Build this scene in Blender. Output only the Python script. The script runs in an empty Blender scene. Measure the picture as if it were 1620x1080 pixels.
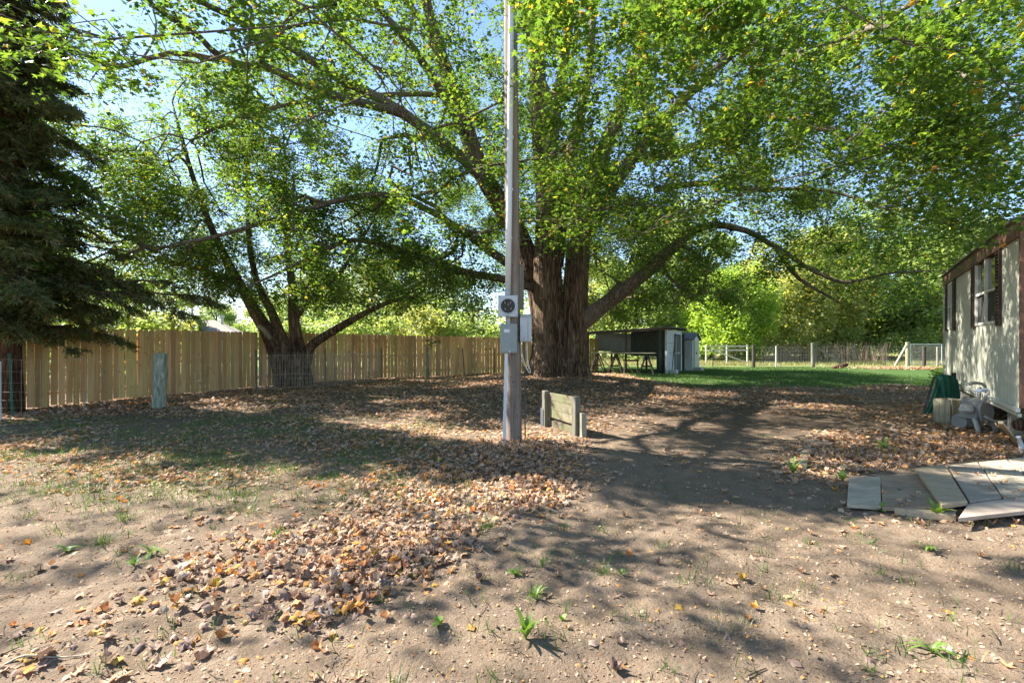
import bpy, math, random
import numpy as np
from mathutils import Vector, Matrix
from mathutils.kdtree import KDTree

# ------------------------------------------------------------------ camera, sky, sun, exposure
SC = bpy.context.scene
COL = SC.collection
F, CX, CY, CH = 765.0, 810.0, 540.0, 1.65          # photo focal length in px, principal point, camera height
cam_d = bpy.data.cameras.new('camera'); cam = bpy.data.objects.new('camera', cam_d); COL.objects.link(cam)
cam_d.sensor_width = 36.0; cam_d.lens = 17.0; cam_d.clip_start = 0.05; cam_d.clip_end = 2000
cam.location = (0, 0, CH); cam.rotation_euler = (math.radians(90), 0, 0)
SC.camera = cam

SUN_EL = math.radians(41); SUN_DIR2 = Vector((-0.93, 0.367)).normalized()
S = Vector((SUN_DIR2.x*math.cos(SUN_EL), SUN_DIR2.y*math.cos(SUN_EL), math.sin(SUN_EL)))
W = bpy.data.worlds.new('World'); SC.world = W; W.use_nodes = True
nt = W.node_tree; bg = nt.nodes['Background']
sky = nt.nodes.new('ShaderNodeTexSky'); sky.sky_type = 'NISHITA'; sky.sun_disc = False
sky.sun_elevation = SUN_EL; sky.sun_rotation = math.atan2(S.x, S.y)
sky.air_density = 1.0; sky.dust_density = 0.2; sky.ozone_density = 3.0
nt.links.new(sky.outputs[0], bg.inputs[0]); bg.inputs[1].default_value = 0.083
sl = bpy.data.lights.new('sun', 'SUN'); sl.energy = 5.0; sl.angle = math.radians(0.55); sl.color = (1.0, 0.96, 0.88)
so = bpy.data.objects.new('sun', sl); COL.objects.link(so)
so.rotation_euler = S.to_track_quat('Z', 'Y').to_euler(); so.location = S*60
SC.view_settings.view_transform = 'Standard'; SC.view_settings.look = 'None'
SC.view_settings.exposure = 2.0; SC.view_settings.gamma = 1.0
SC.cycles.use_denoising = True; SC.cycles.max_bounces = 10; SC.cycles.diffuse_bounces = 5
SC.cycles.transmission_bounces = 6; SC.cycles.transparent_max_bounces = 8
SC.cycles.sample_clamp_indirect = 8.0; SC.cycles.caustics_reflective = False; SC.cycles.caustics_refractive = False

rng = np.random.default_rng(11); random.seed(5)
def PX(px, py, d): return np.array([(px-CX)/F*d, d, CH+(CY-py)/F*d])
def GPX(px, py, z=0.0):
    d = (CH-z)*F/(py-CY); return np.array([(px-CX)/F*d, d, z])

# ------------------------------------------------------------------ noise
def _hash(ix, iy, seed):
    h = (ix.astype(np.int64)*374761393 + iy.astype(np.int64)*668265263 + seed*1274126177) & 0xffffffff
    h = ((h ^ (h >> 13))*1274126177) & 0xffffffff
    return ((h ^ (h >> 16)) & 0xffff)/65535.0
def vnoise(x, y, seed=0):
    x = np.asarray(x, float); y = np.asarray(y, float)
    ix = np.floor(x); iy = np.floor(y); fx = x-ix; fy = y-iy
    fx = fx*fx*(3-2*fx); fy = fy*fy*(3-2*fy)
    a = _hash(ix, iy, seed); b = _hash(ix+1, iy, seed); c = _hash(ix, iy+1, seed); d = _hash(ix+1, iy+1, seed)
    return (a*(1-fx)+b*fx)*(1-fy)+(c*(1-fx)+d*fx)*fy
def fbm(x, y, seed=0, o=3):
    s = 0; a = 0.5; t = 0
    for i in range(o):
        s = s+a*vnoise(x*2**i, y*2**i, seed+i*7); t += a; a *= .5
    return s/t
TREE = np.array([1.94, 19.2])
_rg = np.random.default_rng(77); DENT = [(_rg.uniform(-4, 5), _rg.uniform(2.2, 7), _rg.uniform(0, 3.14), _rg.uniform(.05, .16), _rg.uniform(.008, .024)) for _ in range(110)]
def gz(x, y):
    x = np.asarray(x, float); y = np.asarray(y, float)
    z = (fbm(x*.22, y*.22, 3, 3)-.5)*.16
    near = np.clip(1.5-y/14, 0.15, 1)
    z = z+(fbm(x*1.7, y*1.7, 9, 3)-.5)*.075*near+(fbm(x*8, y*8, 21, 3)-.5)*.034*near+(vnoise(x*30, y*30, 33)-.5)*.011*near
    nb = (y < 8) & (y > 1.5) & (np.abs(x) < 6)
    if nb.any():
        for a, b, t, L, h in DENT:
            dx, dy = x-a, y-b; c_, s_ = math.cos(t), math.sin(t); q = ((dx*c_+dy*s_)/L)**2+((dy*c_-dx*s_)/(L*.42))**2; z = z-h*np.exp(-q*q)+.35*h*np.exp(-(q-1.9)**2*2)
    r2 = (x-TREE[0])**2+(y-TREE[1])**2
    z = z+.30*np.exp(-r2/12.0)
    z = z+.06*np.exp(-((x-.3)**2+(y-8.0)**2)/1.6)
    z = np.where(y > 34, z-(y-34)*.004, z)
    return z
def gz1(x, y): return float(gz(np.array([x]), np.array([y]))[0])

# ------------------------------------------------------------------ materials
class NB:
    def __init__(s, name):
        s.m = bpy.data.materials.new(name); s.m.use_nodes = True; s.t = s.m.node_tree
        s.b = s.t.nodes['Principled BSDF']; s.out = s.t.nodes['Material Output']
    def n(s, ty, **kw):
        nd = s.t.nodes.new(ty)
        for k, v in kw.items():
            if k.startswith('i_'):
                k2 = k[2:]; nd.inputs[int(k2) if k2.isdigit() else k2.replace('_', ' ')].default_value = v
            else: setattr(nd, k, v)
        return nd
    def l(s, a, b): s.t.links.new(a, b)
    def ramp(s, src, stops, interp='LINEAR'):
        r = s.n('ShaderNodeValToRGB'); cr = r.color_ramp; cr.interpolation = interp
        while len(cr.elements) < len(stops): cr.elements.new(0.5)
        for e, (p, c) in zip(cr.elements, stops):
            e.position = p; e.color = (*c, 1) if len(c) == 3 else c
        s.l(src, r.inputs[0]); return r.outputs[0]
    def mix(s, fac, a, b, mode='MIX'):
        m = s.n('ShaderNodeMix', data_type='RGBA', blend_type=mode)
        for k, v in ((0, fac), (6, a), (7, b)):
            if hasattr(v, 'is_linked'): s.l(v, m.inputs[k])
            else: m.inputs[k].default_value = (*v, 1) if isinstance(v, tuple) and len(v) == 3 else v
        return m.outputs[2]
    def coord(s, scale=(1, 1, 1), kind='Object', rand=False):
        tc = s.n('ShaderNodeTexCoord'); mp = s.n('ShaderNodeMapping'); mp.inputs['Scale'].default_value = scale
        src = tc.outputs[kind]
        if rand:
            oi = s.n('ShaderNodeObjectInfo'); va = s.n('ShaderNodeVectorMath', operation='SCALE'); va.inputs[0].default_value = (37, 23, 51)
            s.l(oi.outputs['Random'], va.inputs['Scale']); ad = s.n('ShaderNodeVectorMath', operation='ADD')
            s.l(src, ad.inputs[0]); s.l(va.outputs[0], ad.inputs[1]); src = ad.outputs[0]
        s.l(src, mp.inputs[0]); return mp.outputs[0]
    def noise(s, vec, scale, detail=4, rough=.55, dist=0):
        n = s.n('ShaderNodeTexNoise'); n.inputs['Scale'].default_value = scale; n.inputs['Detail'].default_value = detail
        n.inputs['Roughness'].default_value = rough; n.inputs['Distortion'].default_value = dist
        s.l(vec, n.inputs['Vector']); return n.outputs['Fac']
    def bump(s, h, strength=.5, dist=.02):
        b = s.n('ShaderNodeBump'); b.inputs['Strength'].default_value = strength; b.inputs['Distance'].default_value = dist
        s.l(h, b.inputs['Height']); s.l(b.outputs[0], s.b.inputs['Normal'])
    def color(s, c):
        if hasattr(c, 'is_linked'): s.l(c, s.b.inputs['Base Color'])
        else: s.b.inputs['Base Color'].default_value = (*c, 1)
    def rough(s, r, spec=.3, metal=0):
        s.b.inputs['Roughness'].default_value = r; s.b.inputs['Specular IOR Level'].default_value = spec; s.b.inputs['Metallic'].default_value = metal
M = {}

def leaf_mat(name, stops, trans=.5, rough=.45, tint=(1.25, 1.2, .5), spec=.35):
    k = NB(name); g = k.n('ShaderNodeNewGeometry'); c = k.ramp(g.outputs['Random Per Island'], stops)
    k.color(c); k.rough(rough, spec)
    tr = k.n('ShaderNodeBsdfTranslucent'); k.l(k.mix(1.0, c, tint, 'MULTIPLY'), tr.inputs[0])
    ms = k.n('ShaderNodeMixShader'); ms.inputs[0].default_value = trans
    k.l(k.b.outputs[0], ms.inputs[1]); k.l(tr.outputs[0], ms.inputs[2]); k.l(ms.outputs[0], k.out.inputs[0])
    M[name] = k.m
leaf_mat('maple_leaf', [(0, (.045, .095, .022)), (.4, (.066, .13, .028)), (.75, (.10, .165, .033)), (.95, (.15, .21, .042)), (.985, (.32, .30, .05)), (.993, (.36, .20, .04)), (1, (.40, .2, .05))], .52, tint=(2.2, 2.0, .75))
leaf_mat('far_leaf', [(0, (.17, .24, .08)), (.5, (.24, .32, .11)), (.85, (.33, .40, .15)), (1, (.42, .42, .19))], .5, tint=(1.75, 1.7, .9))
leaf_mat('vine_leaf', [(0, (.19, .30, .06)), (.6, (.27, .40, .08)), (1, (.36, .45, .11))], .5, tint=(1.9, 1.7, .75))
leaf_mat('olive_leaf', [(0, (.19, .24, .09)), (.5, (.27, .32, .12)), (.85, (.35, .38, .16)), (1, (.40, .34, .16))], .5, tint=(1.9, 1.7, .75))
leaf_mat('needle', [(0, (.055, .075, .028)), (.6, (.09, .12, .04)), (.9, (.14, .15, .055)), (1, (.26, .15, .07))], .35, tint=(1.6, 1.5, .6))
leaf_mat('litter', [(0, (.28, .18, .13)), (.16, (.42, .27, .17)), (.34, (.50, .34, .22)), (.50, (.55, .39, .27)), (.60, (.29, .20, .145)), (.74, (.56, .42, .30)), (.84, (.58, .31, .15)), (.94, (.60, .27, .07)), (.975, (.62, .36, .08)), (1, (.64, .54, .46))], .22, rough=.7, tint=(1.3, 1.0, .7), spec=.2)
leaf_mat('grass_blade', [(0, (.05, .11, .022)), (.6, (.075, .16, .03)), (.9, (.12, .2, .045)), (1, (.24, .24, .1))], .35, tint=(1.5, 1.4, .7))
leaf_mat('weed_leaf', [(0, (.11, .2, .04)), (.5, (.16, .27, .05)), (1, (.24, .34, .1))], .35, tint=(1.4, 1.4, .6))
leaf_mat('meadow_blade', [(0, (.2, .2, .07)), (.5, (.28, .27, .1)), (1, (.36, .32, .14))], .3, tint=(1.2, 1.2, .7))
leaf_mat('dead_stem', [(0, (.30, .17, .10)), (.5, (.40, .27, .17)), (1, (.5, .38, .26))], .1, rough=.8)

def bark(name, c0, c1, c2, sz=(9, 9, 1.6), bs=.9, bd=.06):
    k = NB(name); v = k.coord(sz); n1 = k.noise(v, 1.0, 6, .65, .6)
    vo = k.n('ShaderNodeTexVoronoi', feature='DISTANCE_TO_EDGE'); vo.inputs['Scale'].default_value = 1.3; k.l(v, vo.inputs[0])
    n2 = k.noise(k.coord((.9, .9, .5)), 1.0, 3)
    c = k.ramp(n1, [(.36, c0), (.5, c1), (.66, c2)]); c = k.mix(k.ramp(vo.outputs[0], [(.02, (.85,)*3), (.14, (0,)*3)]), c, tuple(q*.7 for q in c0)); c = k.mix(k.ramp(n2, [(.45, (0, 0, 0)), (.75, (.35, .35, .35))]), c, tuple(min(1, q*1.2) for q in c2))
    k.color(c); k.rough(.9, .15)
    mm = k.n('ShaderNodeMath', operation='ADD'); k.l(n1, mm.inputs[0]); k.l(vo.outputs[0], mm.inputs[1]); k.bump(mm.outputs[0], bs, bd); M[name] = k.m
bark('maple_bark', (.048, .03, .019), (.17, .11, .067), (.31, .215, .14), (8, 8, 1.0), 1.0, .12)
bark('limb_bark', (.075, .055, .04), (.16, .125, .09), (.26, .215, .165), (14, 14, 4), .6, .03)
bark('conifer_bark', (.05, .028, .018), (.11, .06, .038), (.17, .10, .065))

def wood(name, c0, c1, c2, grain=(28, 28, 1.4), knots=True, rand=True, stain=None, rough=.75):
    k = NB(name); v = k.coord(grain, rand=rand); g = k.noise(v, 1, 5, .6, .8); c = k.ramp(g, [(.25, c0), (.55, c1), (.8, c2)])
    if rand:
        oi = k.n('ShaderNodeObjectInfo'); hv = k.n('ShaderNodeHueSaturation')
        mr = k.n('ShaderNodeMapRange'); mr.inputs[3].default_value = .66; mr.inputs[4].default_value = 1.22; k.l(oi.outputs['Random'], mr.inputs[0]); k.l(mr.outputs[0], hv.inputs['Value']); m2 = k.n('ShaderNodeMath', operation='MULTIPLY'); m2.inputs[1].default_value = 7.31; k.l(oi.outputs['Random'], m2.inputs[0]); m3 = k.n('ShaderNodeMath', operation='FRACT'); k.l(m2.outputs[0], m3.inputs[0]); m4 = k.n('ShaderNodeMapRange'); m4.inputs[3].default_value = .478; m4.inputs[4].default_value = .512; k.l(m3.outputs[0], m4.inputs[0]); k.l(m4.outputs[0], hv.inputs['Hue'])
        k.l(c, hv.inputs['Color']); c = hv.outputs[0]
    if knots:
        vo = k.n('ShaderNodeTexVoronoi'); vo.inputs['Scale'].default_value = 1.0; vo.inputs['Randomness'].default_value = 1; k.l(k.coord((5.5, .01, 8) if grain[0] > 5 else (3, 5, .01), rand=rand), vo.inputs[0])
        c = k.mix(k.ramp(vo.outputs['Distance'], [(.06, (.8,)*3), (.15, (0,)*3)]), c, (c1[0]*.3, c1[1]*.22, c1[2]*.2))
    if stain:
        c = k.mix(k.ramp(k.noise(k.coord((1.5, 1.5, .9), rand=rand), 1.3, 5), [(.48, (0,)*3), (.68, (.8,)*3)]), c, stain)
    k.color(c); k.rough(rough, .2); k.bump(g, .35, .01); M[name] = k.m
wood('fence_board', (.48, .315, .13), (.67, .475, .21), (.76, .58, .30), stain=(.50, .285, .105))
wood('pole_wood', (.11, .085, .068), (.235, .19, .155), (.37, .325, .28), (30, 30, .8), knots=True, rand=False, stain=(.15, .10, .08))
wood('weathered_wood', (.14, .125, .095), (.27, .25, .19), (.40, .38, .31), (22, 22, 1.2), stain=(.10, .14, .07))
wood('lichen_post', (.07, .085, .06), (.25, .27, .21), (.52, .54, .47), (16, 16, 3.0), stain=(.16, .22, .13))
wood('grey_plank', (.28, .235, .175), (.39, .33, .25), (.49, .425, .335), (3, 30, 30), stain=(.27, .225, .165))
wood('tan_plank', (.30, .225, .14), (.43, .34, .22), (.53, .43, .29), (3, 30, 30), stain=(.40, .32, .2))
wood('box_wood', (.11, .095, .06), (.21, .185, .115), (.31, .28, .185), (3, 26, 26), stain=(.16, .17, .08))
wood('dark_wood', (.05, .042, .033), (.10, .08, .062), (.17, .14, .11), knots=False)
wood('crate_wood', (.20, .17, .11), (.33, .29, .2), (.42, .38, .28), (22, 22, 1.5))

def paint(name, c, rough=.5, metal=0, dirt=.35, dirtc=None, sc=6, spec=.4):
    k = NB(name); n = k.noise(k.coord((1, 1, .5)), sc, 6, .65)
    dc = dirtc or tuple(q*.55 for q in c)
    k.color(k.mix(k.ramp(n, [(.42, (0,)*3), (.75, (dirt,)*3)]), c, dc)); k.rough(rough, spec, metal); k.bump(n, .08, .01); M[name] = k.m
paint('grey_box', (.33, .37, .37), .45, dirtc=(.22, .25, .23))
paint('pale_grey_box', (.46, .50, .52), .42)
paint('dark_grey_box', (.24, .28, .27), .5, dirt=.5)
paint('conduit_metal', (.60, .63, .62), .5, .1, dirt=.25)
paint('pvc', (.62, .64, .66), .5)
paint('black_metal', (.03, .03, .03), .5)
paint('dark_glass_meter', (.02, .025, .027), .3, dirt=.1, spec=.25)
paint('copper', (.34, .2, .13), .5, .6)
paint('white_cable', (.68, .64, .52), .55)
paint('wire_metal', (.42, .39, .35), .5, .5)
paint('pale_lath', (.60, .55, .47), .7)
paint('tpost_green', (.02, .16, .10), .5, dirtc=(.05, .10, .07))
paint('dark_post', (.07, .085, .065), .6)
paint('siding', (.50, .49, .385), .6, dirt=.22, dirtc=(.38, .37, .28), sc=2.2)
paint('brown_trim', (.15, .072, .042), .65, dirt=.6, dirtc=(.24, .13, .08), sc=4)
paint('shutter', (.055, .026, .02), .45)
paint('white_frame', (.66, .65, .60), .45)
paint('screen', (.035, .032, .03), .7)
paint('roof_sheet', (.16, .15, .15), .7)
paint('skirt', (.28, .27, .24), .7, dirt=.7, dirtc=(.16, .13, .1))
paint('grey_plastic', (.27, .265, .26), .6, dirt=.6, dirtc=(.17, .155, .14))
paint('pale_plastic', (.42, .41, .39), .55, dirt=.5)
paint('blue_plastic', (.35, .45, .6), .4)
paint('green_canvas', (.012, .10, .07), .75, dirt=.4)
paint('shed_white', (.52, .54, .53), .65, dirt=.6, dirtc=(.30, .33, .30), sc=3)
paint('shed_dark', (.035, .045, .038), .55, dirt=.5, dirtc=(.09, .10, .085))
paint('shed_sheet', (.26, .28, .28), .32, dirt=.6, dirtc=(.05, .09, .06), sc=2.5)
paint('shed_cream', (.50, .47, .32), .6, dirt=.5)
paint('roof_brown', (.30, .24, .20), .85, sc=8)
paint('house_wall', (.55, .52, .48), .8)
paint('stone', (.42, .38, .33), .85, sc=10)
paint('pot_dark', (.05, .04, .035), .7)

def glass_mat():
    k = NB('window_glass'); k.color((.03, .035, .035)); k.rough(.06, .5); k.b.inputs['Coat Weight'].default_value = .25; k.b.inputs['Coat Roughness'].default_value = .03; M['window_glass'] = k.m
glass_mat()

def ground_mat():
    k = NB('soil'); v = k.coord((1, 1, 1))
    big = k.noise(v, .55, 4, .55); mid = k.noise(v, 4.5, 6, .65, .3); fine = k.noise(v, 46, 5, .7)
    c = k.ramp(mid, [(.25, (.128, .09, .059)), (.5, (.22, .159, .107)), (.72, (.31, .234, .163))])
    c = k.mix(k.ramp(big, [(.36, (.0,)*3), (.6, (.7,)*3)]), c, (.185, .132, .09))
    c = k.mix(k.ramp(fine, [(.3, (.7,)*3), (.45, (0,)*3)]), c, (.10, .075, .055))
    vo = k.n('ShaderNodeTexVoronoi'); vo.inputs['Scale'].default_value = 60; k.l(v, vo.inputs[0])
    c = k.mix(k.ramp(vo.outputs['Distance'], [(.05, (.5,)*3), (.16, (0,)*3)]), c, (.44, .38, .31))
    # under the litter the soil is dark leaf mould; further back turf, then dry meadow
    sp = k.n('ShaderNodeSeparateXYZ'); tc = k.n('ShaderNodeTexCoord'); k.l(tc.outputs['Object'], sp.inputs[0])
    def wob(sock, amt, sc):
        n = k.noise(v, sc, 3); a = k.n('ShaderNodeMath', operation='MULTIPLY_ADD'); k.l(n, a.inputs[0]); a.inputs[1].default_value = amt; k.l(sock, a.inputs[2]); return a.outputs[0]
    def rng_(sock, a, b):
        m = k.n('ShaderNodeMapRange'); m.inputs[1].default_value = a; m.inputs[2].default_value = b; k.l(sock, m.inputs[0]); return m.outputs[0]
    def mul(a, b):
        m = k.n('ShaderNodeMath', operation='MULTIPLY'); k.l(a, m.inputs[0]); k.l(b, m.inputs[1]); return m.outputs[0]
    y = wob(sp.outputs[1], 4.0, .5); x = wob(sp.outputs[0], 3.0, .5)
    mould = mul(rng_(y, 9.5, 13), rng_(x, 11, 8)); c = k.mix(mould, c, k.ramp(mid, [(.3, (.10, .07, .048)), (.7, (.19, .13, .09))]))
    turfc = k.ramp(fine, [(.3, (.035, .07, .018)), (.7, (.085, .14, .035))])
    lawn = mul(rng_(y, 18.6, 20.8), rng_(x, 5.0, 8.5)); c = k.mix(lawn, c, turfc)
    c = k.mix(rng_(y, 25.5, 27.5), c, turfc)
    mead = k.ramp(k.noise(v, .3, 4), [(.3, (.17, .20, .06)), (.7, (.30, .28, .11))]); c = k.mix(rng_(y, 33, 35.5), c, mead)
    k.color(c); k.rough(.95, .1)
    a = k.n('ShaderNodeMath', operation='ADD'); k.l(mid, a.inputs[0]); k.l(fine, a.inputs[1]); k.bump(a.outputs[0], .8, .025); M['soil'] = k.m
ground_mat()

# ------------------------------------------------------------------ mesh helpers
def mesh_np(name, V, Fa, mat, smooth=False):
    """V (n,3), Fa list of int arrays (m,k) of equal k each"""
    me = bpy.data.meshes.new(name); V = np.asarray(V, np.float32)
    me.vertices.add(len(V)); me.vertices.foreach_set('co', V.ravel())
    if isinstance(Fa, np.ndarray): Fa = [Fa]
    loops = np.concatenate([f.ravel() for f in Fa]).astype(np.int32)
    tot = np.concatenate([np.full(len(f), f.shape[1], np.int32) for f in Fa])
    st = np.concatenate([[0], np.cumsum(tot)[:-1]]).astype(np.int32)
    me.loops.add(len(loops)); me.loops.foreach_set('vertex_index', loops)
    me.polygons.add(len(tot)); me.polygons.foreach_set('loop_start', st); me.polygons.foreach_set('loop_total', tot)
    if smooth: me.polygons.foreach_set('use_smooth', np.ones(len(tot), bool))
    me.materials.append(M[mat] if isinstance(mat, str) else mat); me.update(calc_edges=True)
    return me
def link(name, me, parent=None, loc=None, rot=None, scale=None, label=None, cat=None, group=None, kind=None):
    o = bpy.data.objects.new(name, me); COL.objects.link(o)
    if parent: o.parent = parent
    if loc is not None: o.location = loc
    if rot is not None: o.rotation_euler = rot
    if scale is not None: o.scale = scale
    if label: o['label'] = label
    if cat: o['category'] = cat
    if group: o['group'] = group
    if kind: o['kind'] = kind
    return o
def thing(name, label, cat, loc=(0, 0, 0), rz=0, group=None): return link(name, None, None, loc, (0, 0, rz), None, label, cat, group)
class MB:
    """collects polygons; build() makes one mesh object"""
    def __init__(s): s.v = []; s.f = []
    def add(s, V, Fs):
        o = len(s.v); s.v += [tuple(map(float, p)) for p in V]; s.f += [tuple(i+o for i in f) for f in Fs]; return s
    def box(s, c, size, rz=0, rx=0, ry=0, taper=1.0):
        hx, hy, hz = size[0]/2, size[1]/2, size[2]/2
        P = [Vector((x*(taper if z > 0 else 1), y*(taper if z > 0 else 1), z)) for z in (-hz, hz) for x, y in ((-hx, -hy), (hx, -hy), (hx, hy), (-hx, hy))]
        R = Matrix.Rotation(rz, 3, 'Z') @ Matrix.Rotation(ry, 3, 'Y') @ Matrix.Rotation(rx, 3, 'X')
        return s.add([R @ p+Vector(c) for p in P], [(3, 2, 1, 0), (4, 5, 6, 7), (0, 1, 5, 4), (1, 2, 6, 5), (2, 3, 7, 6), (3, 0, 4, 7)])
    def prism(s, quad, th):
        """quad: 4 top points (ccw seen from above), extruded down by th"""
        q = [Vector(p) for p in quad]; n = len(q); b = [p-Vector((0, 0, th)) for p in q]
        return s.add(q+b, [tuple(range(n)), tuple(range(2*n-1, n-1, -1))]+[(i, i+n, (i+1) % n+n, (i+1) % n) for i in range(n)])
    def bar(s, a, b, w, d=None, up=(0, 0, 1)):
        a, b = Vector(a), Vector(b); d = d or w; t = (b-a).normalized(); u = Vector(up)
        if abs(t.dot(u)) > .98: u = Vector((0, 1, 0))
        sx = t.cross(u).normalized()*(w/2); sy = sx.cross(t).normalized()*(d/2)
        P = [p+k for p in (a, b) for k in (-sx-sy, sx-sy, sx+sy, -sx+sy)]
        return s.add(P, [(3, 2, 1, 0), (4, 5, 6, 7), (0, 1, 5, 4), (1, 2, 6, 5), (2, 3, 7, 6), (3, 0, 4, 7)])
    def tube(s, pts, r, sides=8, caps=True):
        V, Fq = tube_np(pts, r, sides); o = len(s.v); s.v += [tuple(map(float, p)) for p in V]; s.f += [tuple(int(i)+o for i in f) for f in Fq]
        if caps:
            n = len(V); s.f.append(tuple(o+i for i in range(sides))[::-1]); s.f.append(tuple(o+n-sides+i for i in range(sides)))
        return s
    def disc(s, c, n, r, th, sides=20): 
        c = Vector(c); n = Vector(n).normalized(); return s.tube([c-n*th/2, c+n*th/2], [r, r], sides)
    def build(s, name, mat, parent=None, bevel=0, smooth=False, **kw):
        me = bpy.data.meshes.new(name); me.from_pydata(s.v, [], s.f); me.materials.append(M[mat]); me.update()
        if smooth: me.polygons.foreach_set('use_smooth', np.ones(len(me.polygons), bool))
        o = link(name, me, parent, **kw)
        if bevel:
            b = o.modifiers.new('bevel', 'BEVEL'); b.width = bevel; b.segments = 2; b.limit_method = 'ANGLE'
        return o
def tube_np(pts, rad, sides, flute=None):
    P = np.array([tuple(p) for p in pts], float); n = len(P); rad = np.broadcast_to(np.asarray(rad, float), (n,))
    T = np.gradient(P, axis=0); T /= np.linalg.norm(T, axis=1, keepdims=True)+1e-9
    ref = np.array([0, 0, 1.]) if abs(T[0, 2]) < .9 else np.array([1., 0, 0])
    u = np.cross(T[0], ref); u /= np.linalg.norm(u); U = [u]
    for i in range(1, n):
        u = U[-1]-T[i]*np.dot(U[-1], T[i]); u /= np.linalg.norm(u)+1e-9; U.append(u)
    U = np.array(U); Wv = np.cross(T, U); a = np.arange(sides)/sides*2*np.pi
    ca, sa = np.cos(a), np.sin(a); R = rad[:, None]*np.ones((1, sides))
    if flute is not None: R = R*flute(np.arange(n)[:, None]/max(1, n-1), a[None, :], P)
    V = P[:, None, :]+R[..., None]*(ca[None, :, None]*U[:, None, :]+sa[None, :, None]*Wv[:, None, :])
    i = np.arange(n-1)[:, None]; j = np.arange(sides)[None, :]; j2 = (j+1) % sides
    Fq = np.stack([i*sides+j, i*sides+j2, (i+1)*sides+j2, (i+1)*sides+j], -1).reshape(-1, 4)
    return V.reshape(-1, 3), Fq
def smooth_path(pts, vals, step):
    """Catmull-Rom resample of control points and a radius list"""
    P = np.array(pts, float); r = np.array(vals, float); n = len(P); out = []; ro = []
    Q = np.vstack([2*P[0]-P[1], P, 2*P[-1]-P[-2]])
    for i in range(n-1):
        p0, p1, p2, p3 = Q[i:i+4]; m = max(2, int(np.linalg.norm(p2-p1)/step))
        for t in np.arange(m)/m:
            out.append(.5*((2*p1)+(-p0+p2)*t+(2*p0-5*p1+4*p2-p3)*t*t+(-p0+3*p1-3*p2+p3)*t**3)); ro.append(r[i]*(1-t)+r[i+1]*t)
    out.append(P[-1]); ro.append(r[-1]); return np.array(out), np.array(ro)
def rand_rot(n, tilt, yaw=None):
    """(n,3,3): local z mostly up with gaussian tilt, random yaw"""
    yaw = rng.uniform(0, 2*np.pi, n) if yaw is None else yaw
    z = np.stack([rng.normal(0, tilt, n), rng.normal(0, tilt, n), np.ones(n)], 1); z /= np.linalg.norm(z, axis=1, keepdims=True)
    x = np.stack([np.cos(yaw), np.sin(yaw), np.zeros(n)], 1); y = np.cross(z, x); y /= np.linalg.norm(y, axis=1, keepdims=True); x = np.cross(y, z)
    return np.stack([x, y, z], 2)
def scatter(shape, pos, R, s):
    V, Fa = shape; n = len(pos); k = len(V); s = np.asarray(s)
    s3 = s[:, None, None] if s.ndim == 1 else s[:, None, :]
    out = np.einsum('nij,nkj->nki', R, np.broadcast_to(V, (n, k, 3))*s3)+pos[:, None, :]
    Fo = (Fa[None]+(np.arange(n)*k)[:, None, None]).reshape(-1, Fa.shape[1]); return out.reshape(-1, 3), Fo
def merge(parts):
    Vs, Fs, o = [], {}, 0
    for V, Fa in parts:
        Vs.append(V)
        for f in (Fa if isinstance(Fa, list) else [Fa]): Fs.setdefault(f.shape[1], []).append(f+o)
        o += len(V)
    return np.concatenate(Vs), [np.concatenate(f) for f in Fs.values()]
OUTL = np.array([(0, 0), (.40, .04), (.22, .24), (.52, .56), (.18, .52), (0, 1), (-.18, .52), (-.52, .56), (-.22, .24), (-.40, .04)], float)
OUTB = np.array([(0, .02), (.34, .10), (.32, .30), (.47, .52), (.27, .60), (0, .93), (-.27, .60), (-.47, .52), (-.32, .30), (-.34, .10)], float)
def maple_shape(curl=0., fold=.12, wav=0., seed=0, ring=False, OUTL=OUTL):
    r = np.random.default_rng(seed); C = np.array([0, .36])
    pts = [C]; 
    if ring: pts += list(C+(OUTL-C)*.52)
    pts += list(OUTL); P = np.array(pts)
    x, y = P[:, 0], P[:, 1]-.36
    z = -fold*np.abs(x)*1.2+curl*(x*x*2.2+y*y*1.3)+wav*r.normal(0, 1, len(P))
    V = np.stack([x*(1-abs(curl)*.25), (y)*(1-abs(curl)*.2)+.36, z], 1); n = 10; Fs = []
    for i in range(n):
        j = (i+1) % n
        if ring: Fs += [(0, 1+i, 1+j), (1+i, 11+i, 11+j), (1+i, 11+j, 1+j)]
        else: Fs.append((0, 1+i, 1+j))
    return V, np.array(Fs)
LEAF_N = maple_shape(fold=.25, wav=.03)
LEAF_F = (np.array([(0, 0, 0), (-.52, .56, -.12), (0, .45, 0), (.52, .56, -.12), (-.17, .49, -.03), (.17, .49, -.03), (0, 1, -.06)], float), np.array([(0, 2, 1), (0, 3, 2), (4, 5, 6)]))
LEAF_D = (np.array([(0, 0, 0), (-.42, .5, -.1), (0, 1, -.05), (.42, .5, -.1)], float), np.array([(0, 2, 1), (0, 3, 2)]))

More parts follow.
